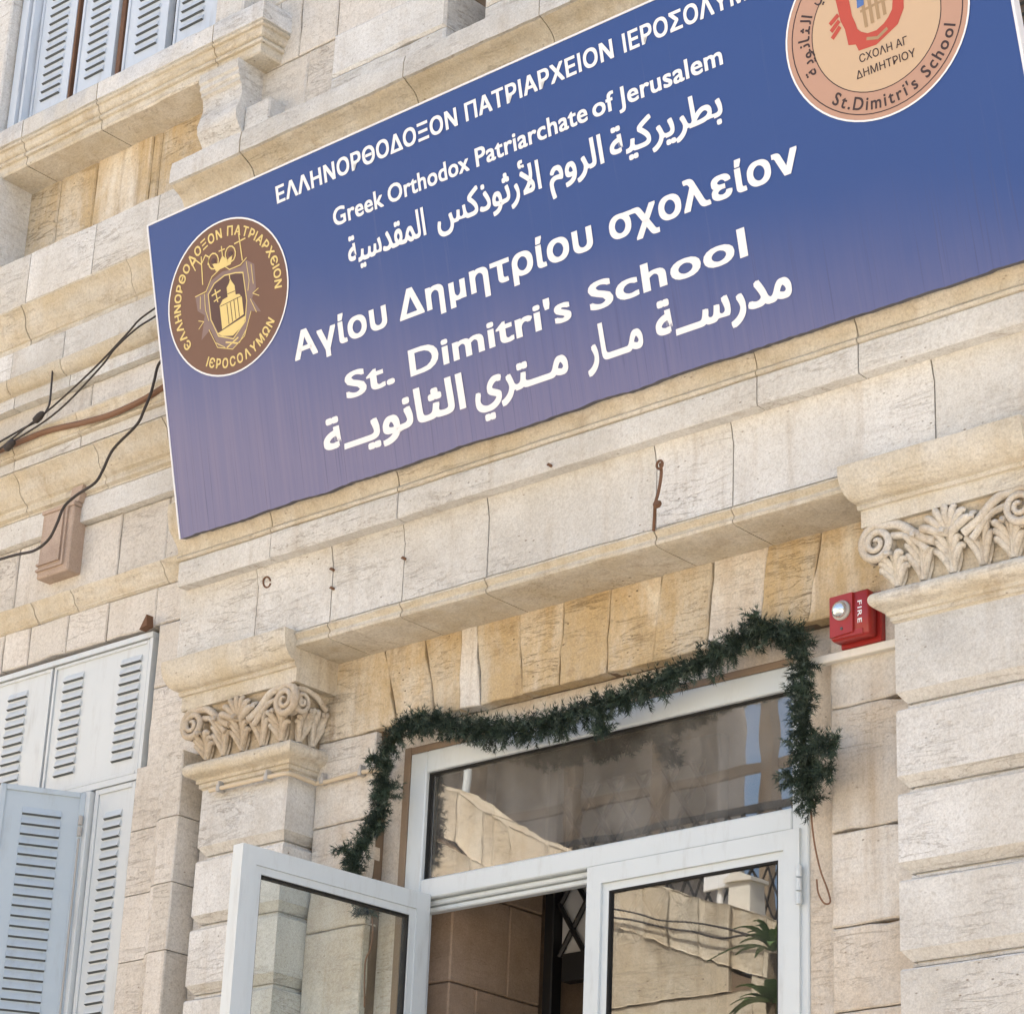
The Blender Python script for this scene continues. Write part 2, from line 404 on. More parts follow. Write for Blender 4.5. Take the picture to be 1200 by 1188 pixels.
# rabbet behind the opening edge (brown, plastered) and its reveal
r = MB()
FY = .215
r.box(OPL+.002, -6.272, FY-.012, .34, 1.75, OPT+.01); r.box(-6.272, -4.562, FY-.012, .34, 4.405, OPT+.01); r.box(-4.562, OPR-.002, FY-.012, .34, 1.75, OPT+.01)
q = MB(); q.box(-6.305, -6.2725, FY-.020, .25, 1.75, 4.43, 0, .003); q.box(-6.272, -4.62, FY-.019, .25, 4.4035, 4.428, 0, .003); q.build('brown_sealant', M_CONDUIT2, B, smooth=None)
r.build('door_rabbet', M_JAMB, B, smooth=None)

# --- pilasters
def pilaster(x0, x1, name='pilaster', base_x=None):
    p = MB()
    bz = [4.105-.2545*i for i in range(11)]
    prof = []
    zt = 4.372
    ztop = zt; blocks = []
    for i in range(10):
        zb = 4.103 - .2555*i            # bottom (underside front edge at +.045)
        blocks.append((zb, ztop)); ztop = zb - .0
    for i, (zb, zt2) in enumerate(blocks):
        top = zt2 if i == 0 else zt2 - .003
        P = [(-.060, zb+.003), (-.026, zb+.004), (-.026, zb+.012), (-.036, zb+.013), (-.036, zb+.018), (-.024, zb+.019), (-.003, zb+.046), (0, zb+.049), (0, top-.006), (-.004, top)]
        if i: P[-1] = (-.004, top-.001); P.append((-.060, top-.001))
        p.mould(P, 0.0, RY+.03, x0, x1, retL=True, retR=True, wob=.0016)
    p.box(x0+.06, x1-.06, .05, RY+.03, 0, 1.75)
    o = p.build(name, M_FACE, B)
    # astragal under the capital
    a = MB()
    P = [(0, 4.366), (.004, 4.372), (.010, 4.374), (.010, 4.388), (.018, 4.391), (.018, 4.402), (.026, 4.408)] + arc(.030, 4.438, .028, -75, 80, 8) + [(.0, 4.468)]
    a.mould(P, 0.0, RY+.03, x0, x1, retL=True, retR=True)
    a.build('astragal', M_MOULD, o)
    capital(x0, x1, o)
    # abacus with its ovolo
    a = MB()
    inner = x0 > -5; x0a, x1a = x0-(.067 if inner else .078), x1+.078
    P = [(.0, 4.668), (.0, 4.722), (.010, 4.724), (.013, 4.735), (.010, 4.740)] + [(.012+.060*math.sin(t*math.pi/2)**1.0, 4.742+.10*(1-math.cos(t*math.pi/2))) for t in [i/9 for i in range(10)]] + [(.072, 4.853)]
    a.mould(P, -.07, RY+.02, x0a, x1a, retL=.5 if inner else .75, retR=False)
    a.build('abacus', M_MOULD, o)
    return o

def leaf(mb, base, up, out, side, h, wd, curl, nl=4):
    """acanthus leaf: central rib, curling tip and pairs of lobes, all carved proud of the bell"""
    base = Vector(base)
    def P(t, s):
        return base + up*(h*(t - .10*t**4)) + out*(curl*(t**2.4) + .006) + side*s
    pts = [P(t/8, 0) for t in range(9)]; pts.append(P(1, 0)+out*curl*.55-up*h*.06); pts.append(P(1, 0)+out*curl*.6-up*h*.14)
    mb.tube(pts, [.0095*(1-.5*i/10)+.003 for i in range(11)], 7)
    rows = []
    for i in range(9):
        t = i/8*.90; w_ = wd*.80*math.sin(math.pi*(.16+.66*t))*(1 if t < .6 else max(.2, 1-(t-.6)*2.2))
        rows.append([mb.bm.verts.new(P(t, w_*q) + out*(.009*math.cos(q*1.5)-.004)) for q in (-1, -.66, -.33, 0, .33, .66, 1)])
    for i in range(8):
        for j in range(6): mb.bm.faces.new((rows[i][j], rows[i][j+1], rows[i+1][j+1], rows[i+1][j]))
    for i in range(nl):
        t0 = .02+.60*i/nl; f_ = 1-.32*i/nl
        for sg in (-1, 1):
            w_ = wd*f_
            q = [P(t0, sg*w_*.14), P(t0+.18, sg*w_*.30)+out*.007, P(t0+.36, sg*w_*.56)+out*.013, P(min(1.02, t0+.50), sg*w_*.88)+out*.014, P(min(1.02, t0+.48), sg*w_*1.12)+out*.005]
            k_ = catmull(q, 5); n_ = len(k_)-1
            mb.tube(k_, [.0040+.0080*math.sin(math.pi*min(1, .08+.78*j/n_)) for j in range(n_+1)], 7)
def spiral(mb, c, side, up, out, r0, turns, sg, w0, tail):
    c = Vector(c); pts = [Vector(p) for p in tail]; n = 40; rad = [w0]*len(pts)
    for i in range(n+1):
        t = i/n; a = math.pi/2 - sg*0 + 2*math.pi*turns*t; r = r0*(1-t)**.85 + .004
        pts.append(c + side*(sg*-1)*(-math.sin(a-math.pi/2))*r*1.0 + up*math.cos(a-math.pi/2)*r + out*(.004+.012*t))
        rad.append(w0*(1-.55*t))
    mb.tube(pts, rad, 7)

def capital(x0, x1, parent):
    b = MB()
    zb, zt = 4.462, 4.672
    d = RY+.02
    P = [(-.004, zb), (.0, zb+.06), (.010, zb+.12), (.030, zb+.17), (.048, zb+.19), (.050, zt)]
    b.mould(P, 0.0, d, x0+.006, x1-.006, retL=True, retR=True)
    o = b.build('capital', M_BELL, parent)
    m = MB()
    U = Vector((0, 0, 1)); cx = (x0+x1)/2; hw = (x1-x0)/2
    # front: four leaves, then side faces
    F = Vector((0, -1, 0)); X = Vector((1, 0, 0))
    for fx, hh in ((-.90, .100), (-.50, .150), (-.06, .135), (.40, .165), (.84, .115)):
        leaf(m, (cx+fx*hw, -.004, zb+.016), U, F, X, hh+.006, .046, .040, 3)
    for xx, sd_ in ((x1, 1), (x0, -1)):
        for yy in (.035, .10):
            leaf(m, (xx, yy, zb+.016), U, Vector((sd_, 0, 0)), Vector((0, 1, 0)), .135, .034, .032, 4)
    l = m.build('acanthus_leaves', M_CARVE, o, 60)
    m = MB()
    for sg in (-1, 1):
        c0 = Vector((cx+sg*(hw+.018), -.052, zt-.062))
        # the band that sweeps from the centre shell out to the volute
        tail = catmull([(cx+sg*.05, -.050, zt-.095), (cx+sg*.10, -.052, zt-.070), (cx+sg*(hw-.06), -.056, zt-.018), (cx+sg*(hw), -.056, zt-.010)], 5)
        spiral(m, c0, X, U, F, .055, 2.1, sg, .0155, tail)
        tail = catmull([(cx+sg*.075, -.046, zt-.118), (cx+sg*(hw-.09), -.048, zt-.060), (cx+sg*(hw-.03), -.050, zt-.045)], 5)
        m.tube(tail, [.012]*len(tail), 7)
        m.lathe(c0+Vector((0, .035, 0)), (0, -1, 0), [(.048, 0), (.048, .022), (.042, .032)], 20)
        # the twin volute on the flank
        c1 = Vector((cx+sg*(hw+.052), -.018, zt-.062)); Sx = Vector((sg, 0, 0))
        tail = catmull([(cx+sg*(hw+.050), RY-.02, zt-.06), (cx+sg*(hw+.054), .06, zt-.025), (cx+sg*(hw+.056), .0, zt-.012)], 5)
        spiral(m, c1, Vector((0, 1, 0)), U, Sx, .044, 1.9, -1, .012, tail)
        m.lathe(c1-Sx*.03, Sx, [(.036, 0), (.036, .016), (.030, .026)], 20)
    m.build('volutes', M_CARVE, o, 60)
    # centre shell
    m = MB()
    for i in range(7):
        a = math.radians(-72+24*i)
        q = [Vector((cx, -.040, zt-.085)), Vector((cx+math.sin(a)*.042, -.062, zt-.085+math.cos(a)*.045)), Vector((cx+math.sin(a)*.078, -.072, zt-.080+math.cos(a)*.070)), Vector((cx+math.sin(a)*.092, -.068, zt-.086+math.cos(a)*.074))]
        m.tube(catmull(q, 4), [.006+.008*math.sin(math.pi*min(1, (j+2)/14)) for j in range(13)], 7)
    m.build('centre_shell', M_CARVE, o, 60)
pilaster(PL0, PL1)
pilaster(PR0, PR1)

# --- entablature across the doorway bay
EX1 = -1.2
e = MB()
fj = [ax(q[0], q[1], -.08) for q in ((300, 720), (389, 690), (473, 670), (572, 640), (769, 590), (859, 555), (1096, 490))] + [-2.9, -2.2]
FL = -7.266
P = [(0, 4.856), (0, 5.075), (.004, 5.085), (.010, 5.12), (.018, 5.145)]
e.mould(P, -.08, .30, FL, EX1, fj)
e.build('frieze', M_FACE, B)
e = MB()   # bead and soffit between the pilasters
P = [(-.055, 4.792), (.0, 4.792), (.010, 4.796), (.012, 4.806), (.006, 4.812), (.004, 4.822), (.020, 4.838), (.018, 4.846), (-.01, 4.855)]
e.mould(P, -.075, .29, PL1+.080, PR0-.080, [j+.004 for j in fj])
e.build('architrave', M_MOULD, B)
e = MB()
aj = [ax(q[0], q[1], -.14) for q in ((317, 655), (466, 610), (888, 480), (1007, 442))] + [-2.6]
CL = -7.222
P = [(-.02, 5.140), (.062, 5.142), (.066, 5.150), (.066, 5.238), (.060, 5.243)]
e.mould(P, -.08, .30, CL, EX1, aj)
e.build('fascia', M_FACE, B)
e = MB()
P = [(.056, 5.243), (.068, 5.246), (.072, 5.256), (.066, 5.264), (.060, 5.270)] + cyma(.062, 5.272, .130, 5.40, 9, -.12) + [(.135, 5.42), (.135, 5.46)]
e.mould(P, -.08, .30, CL-.015, EX1, [j-.002 for j in aj])
e.build('cap_moulding', M_MOULD, B)
# wall behind the sign
e = MB()
for i in range(5):
    z0 = 5.464+.25*i; xs = [CL]; 
    while xs[-1] < EX1-.7: xs.append(xs[-1]+random.uniform(.5, .9))
    xs.append(EX1); e.course(z0, z0+.25, xs, -.06, .2)
e.build('sign_wall', M_WARM, B)
# top cornice of the bay
e = MB(); UC = -7.324
uj = [ax(279, 190, -.3), ax(471, 105, -.3), ax(631, 30, -.3), -4.0, -2.8]
P = [(.06, 6.700), (.085, 6.716), (.10, 6.735), (.12, 6.752), (.150, 6.775), (.215, 6.815), (.232, 6.835), (.240, 6.848), (.240, 6.905), (.236, 6.945), (.225, 6.95)]
P = [(.06, 6.716), (.07, 6.72), (.085, 6.74)] + cyma(.09, 6.745, .222, 6.842, 9, .10) + [(.226, 6.846), (.240, 6.848), (.242, 6.905), (.235, 6.945), (.21, 6.96)]
e.mould(P, -.06, .25, UC, EX1, uj, wob=.003, mi=lambda z: 1 if z > 6.845 else 0)
e.build('top_cornice', [M_MOULD, M_FACE], B)
# wall above it
e = MB()
zA = az(396, 44, .06)
xs = [-7.25, ax(360, 85, .06), ax(437, 40, .06), ax(520, 30, .06)]
e.course(6.93, zA, xs, .06, .2, bev=.008, mi=0)
xs = [ax(329, 8, .06)-.45, ax(329, 8, .06), ax(352, 40, .06), ax(396, 20, .06), ax(396, 20, .06)+.75, -4.9, -4.2, -3.4, -2.3, EX1]
e.course(zA, zA+.32, xs, .06, .2)
for r_ in range(4):
    xs = [-7.3+random.uniform(-.2, .2)]
    while xs[-1] < EX1-.7: xs.append(xs[-1]+random.uniform(.5, .9))
    xs.append(EX1); e.course(zA+.32+.3*r_, zA+.62+.3*r_, xs, .06, .2)
e.build('upper_wall', M_PINK, B)
# raised pale blocks with niches above the cornice
e = MB()
nx0 = ax(520, 60, -.12)
for a, b, zz in ((nx0-.62, nx0, 7.36), (ax(566, 10, -.12), ax(566, 10, -.12)+.55, 7.5), (-4.6, -3.9, 7.5)):
    e = MB(); e.course(6.94, 7.16, [a, b], -.12, .2, bev=.012); e.course(7.16, zz, [a, b], -.118, .2, bev=.012)
    e.build('pedestal_block', M_FACE, B)
e = MB(); e.course(6.94, 7.06, [nx0+.004, ax(566, 10, -.12)-.004], -.10, .2, bev=.01); e.build('niche_sill', M_FACE, B)

# --- left bay
LX1 = -7.20
w_ = MB()
def courses(mb, z0, z1, xs, Y, mi=0, **k): mb.course(z0, z1, xs, Y, .2, mi=mi, **k)
# window head: lintel stones, and stones round it
hx = [-12, -11.2, -10.5, -9.9, -9.2, ax(2, 780, .1)] + [ax(36, 740, .1), ax(80, 730, .1), ax(127, 715, .1), ax(183, 705, .1), LX1-.02]
courses(w_, 5.145, 5.315, hx, .10)
courses(w_, 4.88, 5.145, [-7.60, -7.27], .10); courses(w_, 4.56, 4.88, [-7.60, -7.27], .10)
# frieze wall between string and cornice
fx = [-12, -11.1, -10.2, -9.4, ax(40, 690, .12)-.9, ax(22, 660, .12), ax(140, 640, .12), ax(192, 620, .12)+.02, LX1+.1]
courses(w_, 5.395, 5.71, fx, WY)
# plain wall between cornices
courses(w_, 6.05, 6.38, [-12, -11.3, -10.4, -9.6, ax(60, 450, .12), ax(107, 470, .12), LX1+.1], WY)
# beside the lower window, left side far out of frame
for i in range(14): courses(w_, 1.6+.25*i, 1.85+.25*i, [-12, -11.2, -10.4, -9.7], .10)
# recess between surround and pilaster
for i in range(13): courses(w_, 1.3+.25*i, 1.55+.25*i, [-7.262, PL0+.10], .11)
courses(w_, 4.55, 4.85, [-7.262, PL0+.10], .11); courses(w_, 4.85, 5.145, [-7.262, PL0+.10], .105)
w_.build('wall', M_PINK, B)
w_ = MB()
gx = [-12, -11, -10.1, -9.3, ax(8, 290, WY), ax(67, 250, WY), ax(110, 235, WY), ax(176, 200, WY), ax(186, 200, WY), -7.45, -7.22]
courses(w_, 7.03, 7.56, gx, WY, bev=.008, lean=.01)
w_.build('stained_wall', M_OCHRE, B)
w_ = MB()
ux = [-12, -11.2, -10.3, -9.7, ax(11, 60, .1), ax(45, 60, .1)-.045]
for z0, z1, o in ((7.56, 8.0, 0), (8.0, 8.45, .2), (8.45, 8.9, 0), (8.9, 9.3, .2)): courses(w_, z0, z1, [-12, -11.2+o, -10.3+o, -9.6+o*.3, -9.06, -8.965], .095)
for z0, z1 in ((7.5, 7.78), (7.78, 8.06), (8.06, 8.5), (8.5, 8.9)): courses(w_, z0, z1, [-7.24, -6.9 if z0 > 8 else -7.0, -6.4], .085)
courses(w_, 8.9, 9.3, [-8.965, -8.2, -7.24, -6.4], .095)
w_.build('upper_bay_wall', M_PINK, B)
# band and cornices of the left bay
w_ = MB()
w_.mould([(0, 6.835), (.002, 6.84), (.002, 7.08), (-.01, 7.088)], 0, .2, -12, -7.30, [ax(34, 320, 0), ax(111, 290, 0), ax(187, 240, 0), -9.6, -10.5], wob=.003)
w_.build('plinth_band', M_FACE, B)
w_ = MB()
P = [(-.085, 6.652), (-.078, 6.662), (-.078, 6.690), (-.070, 6.694)] + cyma(-.068, 6.698, -.004, 6.822, 9, .12) + [(0, 6.826), (0, 6.834)]
w_.mould(P, 0, .2, -12, -7.20, [ax(22, 380, 0), ax(146, 325, 0), -9.7, -10.8])
P = [(-.005, 6.448), (.030, 6.506)]
P = [(-.012, 6.440)] + arc(-.012, 6.506, .045, -90, 0, 6, .062) 
w_.mould(P, .07, .2, -12, -7.20, [ax(78, 420, .07), ax(16, 440, .07), -9.9])
P = [(.0, 5.825), (.0, 5.835), (.016, 5.842), (.018, 5.856), (.012, 5.862), (.014, 5.872), (.030, 5.880)] + cyma(.032, 5.884, .100, 5.985, 8, .12) + [(.104, 5.988), (.104, 5.995)]
w_.mould(P, .09, .2, -12, -7.22, [ax(15, 590, 0), ax(107, 565, 0), ax(190, 520, 0), -9.7])
P = [(.106, 6.046), (.122, 6.050), (.126, 6.058), (.118, 6.066)] + cyma(.118, 6.068, .150, 6.13, 5, .1) + [(.15, 6.14)]
w_.mould(P, .09, .2, -12, -7.25, [ax(15, 590, 0)+.01, ax(98, 520, 0), -9.9])
P = [(-.05, 5.312), (-.01, 5.314), (.0, 5.322)] + cyma(.0, 5.326, .045, 5.385, 5, .1) + [(.048, 5.392), (.02, 5.398)]
w_.mould(P, .09, .2, -12, -7.235, [ax(36, 720, .05), ax(83, 700, .05), ax(188, 675, .05), -9.6])
w_.build('string_mouldings', M_MOULD, B)
w_ = MB()
w_.mould([(0, 6.508), (0, 6.648)], .055, .2, -12, -7.20, [ax(78, 390, .06), ax(16, 420, .06), -9.9])
w_.mould([(-.03, 6.378), (0, 6.382), (0, 6.438)], .082, .2, -12, -7.20, [ax(82, 440, .08), ax(18, 460, .08), -9.9])
w_.mould([(0, 6.0), (.002, 6.044)], -.015, .2, -12, -7.235, [ax(15, 590, 0), ax(97, 530, 0), -9.7])
w_.mould([(-.02, 5.712), (0, 5.716), (0, 5.822)], .09, .2, -12, -7.20, [ax(60, 600, .09), -9.5])
w_.build('string_fascias', M_FACE, B)

w_ = MB()
for i in range(19):
    z0 = .25*i; xs = [PR1-.06, -3.1+.2*(i % 2), -2.4, -1.7+.15*(i % 3), -1.1, XR]; courses(w_, z0, z0+.25, xs, .10)
w_.build('right_wall', M_PINK, B)
w_ = MB()
for i in range(6):
    z0 = 9.3+.28*i; xs = [XL]
    while xs[-1] < XR-.8: xs.append(xs[-1]+random.uniform(.5, .9))
    xs.append(XR); courses(w_, z0, z0+.28, xs, .095)
for z0 in (zA+1.52+.3*q for q in range(3)):
    if z0 < 9.0:
        xs = [-6.38]
        while xs[-1] < XR-.8: xs.append(xs[-1]+random.uniform(.5, .9))
        xs.append(XR); courses(w_, z0, min(z0+.3, 9.297), xs, .075)
w_.build('high_wall', M_PINK, B)
# window surround with raised moulding (left of the pilaster)
s_ = MB()
sz = [4.55, 4.297, 4.045, 3.792, 3.54, 3.288, 3.036, 2.784, 2.532, 2.28, 2.0, 1.7]
for i in range(len(sz)-1):
    z1, z0 = sz[i]-.002, sz[i+1]+.002
    # plan profile swept vertically: flat by the shutter, cyma, raised outer band, flank
    pl = [(-7.605, .2), (-7.605, .065), (-7.60, .060), (-7.46, .058), (-7.445, .054), (-7.425, .040), (-7.405, .018), (-7.385, .008), (-7.37, .004), (-7.366, 0), (-7.273, 0), (-7.268, .005), (-7.268, .2)]
    off = random.uniform(-.0015, .0015)
    rows = [[s_.bm.verts.new((x+off, y+jit((x, y, z), 6, .002), z)) for x, y in pl] for z in (z0, z0+.06, (z0+z1)/2, z1-.06, z1)]
    m_ = len(pl)
    for a in range(len(rows)-1):
        for j in range(m_): s_.bm.faces.new((rows[a][j], rows[a][(j+1) % m_], rows[a+1][(j+1) % m_], rows[a+1][j]))
    s_.bm.faces.new(rows[0]); s_.bm.faces.new(list(reversed(rows[-1])))
s_.build('window_surround', M_PINK, B)

# brown console stone under the left cornice
k_ = MB()
CY = .050
pa, pb, pc = at(46, 612, CY), at(84, 592, CY), at(82, 666, CY)
cx0, cx1, cz0, cz1 = (pa.x+at(46, 677, CY).x)/2, (pb.x+pc.x)/2, pc.z, pb.z
k_.box(cx0, cx1, CY, .15, cz0, cz1, bev=.005)
k_.box(cx0-.004, cx1+.005, CY-.006, .15, cz1-.002, cz1+.016, bev=.003)
k_.prism([(cx1-.05, cz1+.0165), (cx1+.010, cz1+.0165), (cx1+.030, cz1+.085), (cx1-.04, cz1+.085)], .06, .15)
for d_ in (.030, .056):
    k_.box(cx1-d_-.009, cx1-d_, CY-.010, CY+.004, cz0+d_, cz1-.004)
    k_.box(cx0, cx1-d_-.0095, CY-.010, CY+.004, cz0+d_, cz0+d_+.009)
k_.build('console', M_BROWN, B)

# --- upper window: sill, scroll brackets, jamb, shutters
sx1 = -7.080
sl_ = MB()
P = [(0.0, 7.510), (.172, 7.512), (.178, 7.520), (.178, 7.556), (.192, 7.558), (.196, 7.566), (.192, 7.575), (.180, 7.580)] + arc(.180, 7.606, .024, -80, 10, 5) + [(.206, 7.616), (.218, 7.618), (.222, 7.626), (.218, 7.633), (.210, 7.636), (.224, 7.640), (.224, 7.722), (.215, 7.735), (.0, 7.75)]
sl_.mould(P, .12, .2, -9.35, sx1-.22, [ax(112, 128, -.1), ax(25, 170, -.1), ax(250, 40, -.1)], retL=False, retR=True, wob=.003, mi=lambda z: 1 if z > 7.634 else 0)
sl_.build('window_sill', [M_MOULD, M_FACE], B)
for cxx in (-7.345, ax(0, 240, -.075)-.160):
    b_ = MB()
    hw = .118
    pr = [(.12, 7.512), (-.085, 7.512), (-.085, 7.470), (-.075, 7.462), (-.078, 7.440), (-.066, 7.432), (-.068, 7.415), (-.055, 7.405), (-.048, 7.36), (-.060, 7.31), (-.072, 7.27), (-.068, 7.235), (-.050, 7.21), (-.030, 7.18), (-.022, 7.14), (-.020, 7.09), (.12, 7.08)]
    A = [b_.bm.verts.new((cxx-hw, y, z)) for y, z in pr]; Bv = [b_.bm.verts.new((cxx+hw, y, z)) for y, z in pr]
    b_.bm.faces.new(A); b_.bm.faces.new(list(reversed(Bv)))
    for i in range(len(pr)): b_.bm.faces.new((A[i], A[(i+1) % len(pr)], Bv[(i+1) % len(pr)], Bv[i]))
    o = b_.build('scroll_bracket', M_FACE, B)
    if cxx < -8: continue
    q = MB(); q.box(cxx+hw+.003, cxx+hw+.15, -.025, .15, 7.085, 7.30, bev=.006); q.build('bracket_block', M_FACE, o)
for a, b, yy in ((-7.44, -7.265, -.055), (-9.35, -8.97, -.02)):
    jb = MB(); jb.box(a, b, yy, .15, 7.752, 8.6, bev=.008); jb.build('window_jamb', M_FACE, B)

def louvre(mb, x0, x1, z, Y, d=.011, h=.024, M=None, f=1):
    """one pressed louvre: a hood that stands out from the sheet with a dark slot under its lip"""
    p = [(x0, Y, z+h), (x1, Y, z+h), (x1, Y-d*f, z), (x0, Y-d*f, z)]
    q = [(x0, Y-d*f, z-.003), (x1, Y-d*f, z-.003), (x1, Y-.0015*f, z-.009), (x0, Y-.0015*f, z-.009)]
    T = (lambda v: M @ Vector(v)) if M is not None else (lambda v: Vector(v))
    mb.face([T(v) for v in p], 0)
    mb.face([T(v) for v in (p[3], p[2], q[1], q[0])], 0)
    mb.face([T(v) for v in (q[0], q[1], q[2], q[3])], 1)
    mb.face([T(v) for v in (p[0], p[3], q[0], (x0, Y, z-.006))], 0); mb.face([T(v) for v in (p[1], (x1, Y, z-.006), q[1], p[2])], 0)
def shutter(x0, x1, z0, z1, Y, cols, zl0, zl1, pitch, mat, parent, M=None, name='shutter', fr=.028, th=.03):
    m = MB()
    m.box(x0, x1, Y, Y+th, z0, z1, 0, 0, M)
    F = .007
    for a in ((x0, x0+fr, z0, z1), (x1-fr, x1, z0, z1), (x0+fr, x1-fr, z1-fr, z1), (x0+fr, x1-fr, z0, z0+fr)):
        m.box(a[0]+.0005, a[1]-.0005, Y-F, Y-.0005, a[2]+.0005, a[3]-.0005, 0, .0015, M)
    z = zl1
    while z > zl0:
        for (a, b) in cols: louvre(m, a, b, z, Y, M=M)
        z -= pitch
    return m.build(name, [mat, M_SLOT], parent, smooth=None, fix=False)
# upper window
wf = MB()
wf.box(-8.955, -8.905, .03, .15, 7.752, 9.0); wf.box(-8.895, -8.878, .045, .15, 7.752, 9.0)
wf.box(-7.595, -7.45, .045, .15, 7.752, 9.0); wf.box(-8.955, -7.45, .125, .16, 7.752, 9.0, 1)
UW = wf.build('upper_window', [M_SHUTU, M_DARK], B, smooth=None)
for a, b, c0, c1 in ((-8.872, -8.602, -8.80, -8.665), (-8.556, -8.290, -8.485, -8.355), (-8.222, -7.930, -8.14, -7.995), (-7.880, -7.600, -7.838, -7.69)):
    shutter(a, b, 7.752, 9.0, .09, [(c0, c1)], 7.955, 8.9, .046, M_SHUTU, UW, fr=.016)
pv = MB(); pv.box(-8.262, -8.236, .082, .12, 7.752, 9.0); pv.box(-8.598, -8.585, .085, .12, 7.752, 9.0)
pv.build('rusty_bar', M_RUST, UW, smooth=None)
# lower window
wf = MB()
LT = 5.12; WX0 = -9.05; WX1 = -7.617
wf.box(WX0, WX1, .085, .13, LT-.022, LT); wf.box(WX0, WX1, .088, .13, 4.520, 4.545); wf.box(WX1-.018, WX1, .09, .13, 1.9, LT-.023)
wf.box(WX0, WX1, .132, .17, 1.9, LT, 1)
LW = wf.build('lower_window', [M_SHUT, M_DARK], B, smooth=None)
zt = LT-.026
shutter(-8.222, -7.640, 4.548, zt, .10, [(ax(76, 800, .1), ax(98, 800, .1)), (ax(143, 780, .1), ax(166, 780, .1))], 4.60, zt-.075, .0395, M_SHUT, LW, fr=.014)
shutter(-8.84, -8.236, 4.548, zt, .10, [(-8.79, -8.68), (ax(11, 820, .1), ax(32, 820, .1))], 4.60, zt-.085, .0395, M_SHUT, LW, fr=.014)
shutter(-7.880, -7.640, 1.95, 4.517, .10, [(-7.812, -7.712)], 2.1, 4.395, .0400, M_SHUT, LW, fr=.022)
a_ = Vector((-7.912, .075, 0)); dirv = Vector((-.164, -.274, 0)).normalized()
nrm = Vector((-dirv.y, dirv.x, 0)); 
Mo = Matrix(((-dirv.x, 0, 0, a_.x), (-dirv.y, 0, 0, a_.y), (0, 0, 1, 0), (0, 0, 0, 1)))
xa = -dirv; ya = Vector((-xa.y, xa.x, 0))
Mo = Matrix(((xa.x, ya.x, 0, a_.x), (xa.y, ya.y, 0, a_.y), (0, 0, 1, 0), (0, 0, 0, 1)))
OS = shutter(-.33, 0, 1.95, 4.505, 0, [(-.238, -.088)], 2.1, 4.40, .0400, M_SHUT_SKY, LW, M=Mo, fr=.022)
pq = MB(); pq.box(-7.934, -7.886, .072, .128, 1.95, 4.512, 0, .003); pq.box(-7.95, -7.936, .10, .13, 1.95, 4.512); pq.build('hinge_post', M_SHUT, LW, smooth=None)
OS['label'] = 'grey shutter leaf folded outwards, tinted blue for skylight'
hg = MB()
for zz in (4.33, 3.2):
    q = Mo @ Vector((-.012, -.012, zz)); hg.tube([q, q+Vector((0, 0, .035))], .009, 8); hg.tube([q+Vector((0, 0, .045)), q+Vector((0, 0, .08))], .009, 8)
hg.tube([Mo @ Vector((-.012, -.010, 3.3)), Mo @ Vector((-.012, -.010, 4.32))], .004, 6)
hg.build('hinge', M_GREYPL, OS)
rt = MB(); q = at(176, 735, .08); rt.prism([(q.x-.03, q.z-.012), (q.x+.014, q.z-.002), (q.x+.006, q.z+.045)], .05, .085); rt.build('shutter_stop', M_RUST, LW, smooth=None)

# vent window far right above the architrave
a = at(1186, 60, .0); vx, vz = a.x, a.z
vw = MB(); vw.box(vx-.04, vx+.86, -.066, -.03, vz-.10, vz+.62, 1)
for q in ((vx-.04, vx, vz-.10, vz+.62), (vx+.82, vx+.86, vz-.10, vz+.62), (vx, vx+.82, vz+.57, vz+.62), (vx, vx+.82, vz-.10, vz-.05)): vw.box(q[0]+.0005, q[1]-.0005, -.085, -.0665, q[2]+.0005, q[3]-.0005, 0, .003)
VW = vw.build('louvred_window', [M_CONDUIT2, M_DARK], B, smooth=None)
for k_ in range(2): shutter(vx+.005+.41*k_, vx+.405+.41*k_, vz-.045, vz+.565, -.078, [(vx+.045+.41*k_, vx+.365+.41*k_)], vz-.02, vz+.50, .04, M_CONDUIT2, VW, th=.010, fr=.03)
# ------------------------------------------------------------------ the door
FX0, FX1, FZ1 = -6.270, -4.560, 4.402
TR0, TR1 = 3.870, 3.938        # transom bar
d = MB()
fy0, fy1 = .195, .265
def rail(mb, x0, x1, z0, z1, y0, y1, M=None, bev=.004): mb.box(x0, x1, y0, y1, z0, z1, 0, bev, M)
rail(d, FX0, FX0+.078, 1.75, FZ1, fy0, fy1); rail(d, FX1-.062, FX1, 1.75, FZ1, fy0, fy1)
rail(d, FX0+.0785, FX1-.0625, FZ1-.078, FZ1, fy0, fy1); rail(d, FX0+.0785, FX1-.0625, TR0-.002, TR1, fy0-.001, fy1)
rail(d, FX0+.0785, FX1-.0625, TR0-.022, TR0-.004, fy0+.022, fy1); rail(d, FX0+.0785, FX1-.0625, TR0-.042, TR0-.024, fy0+.035, fy1)
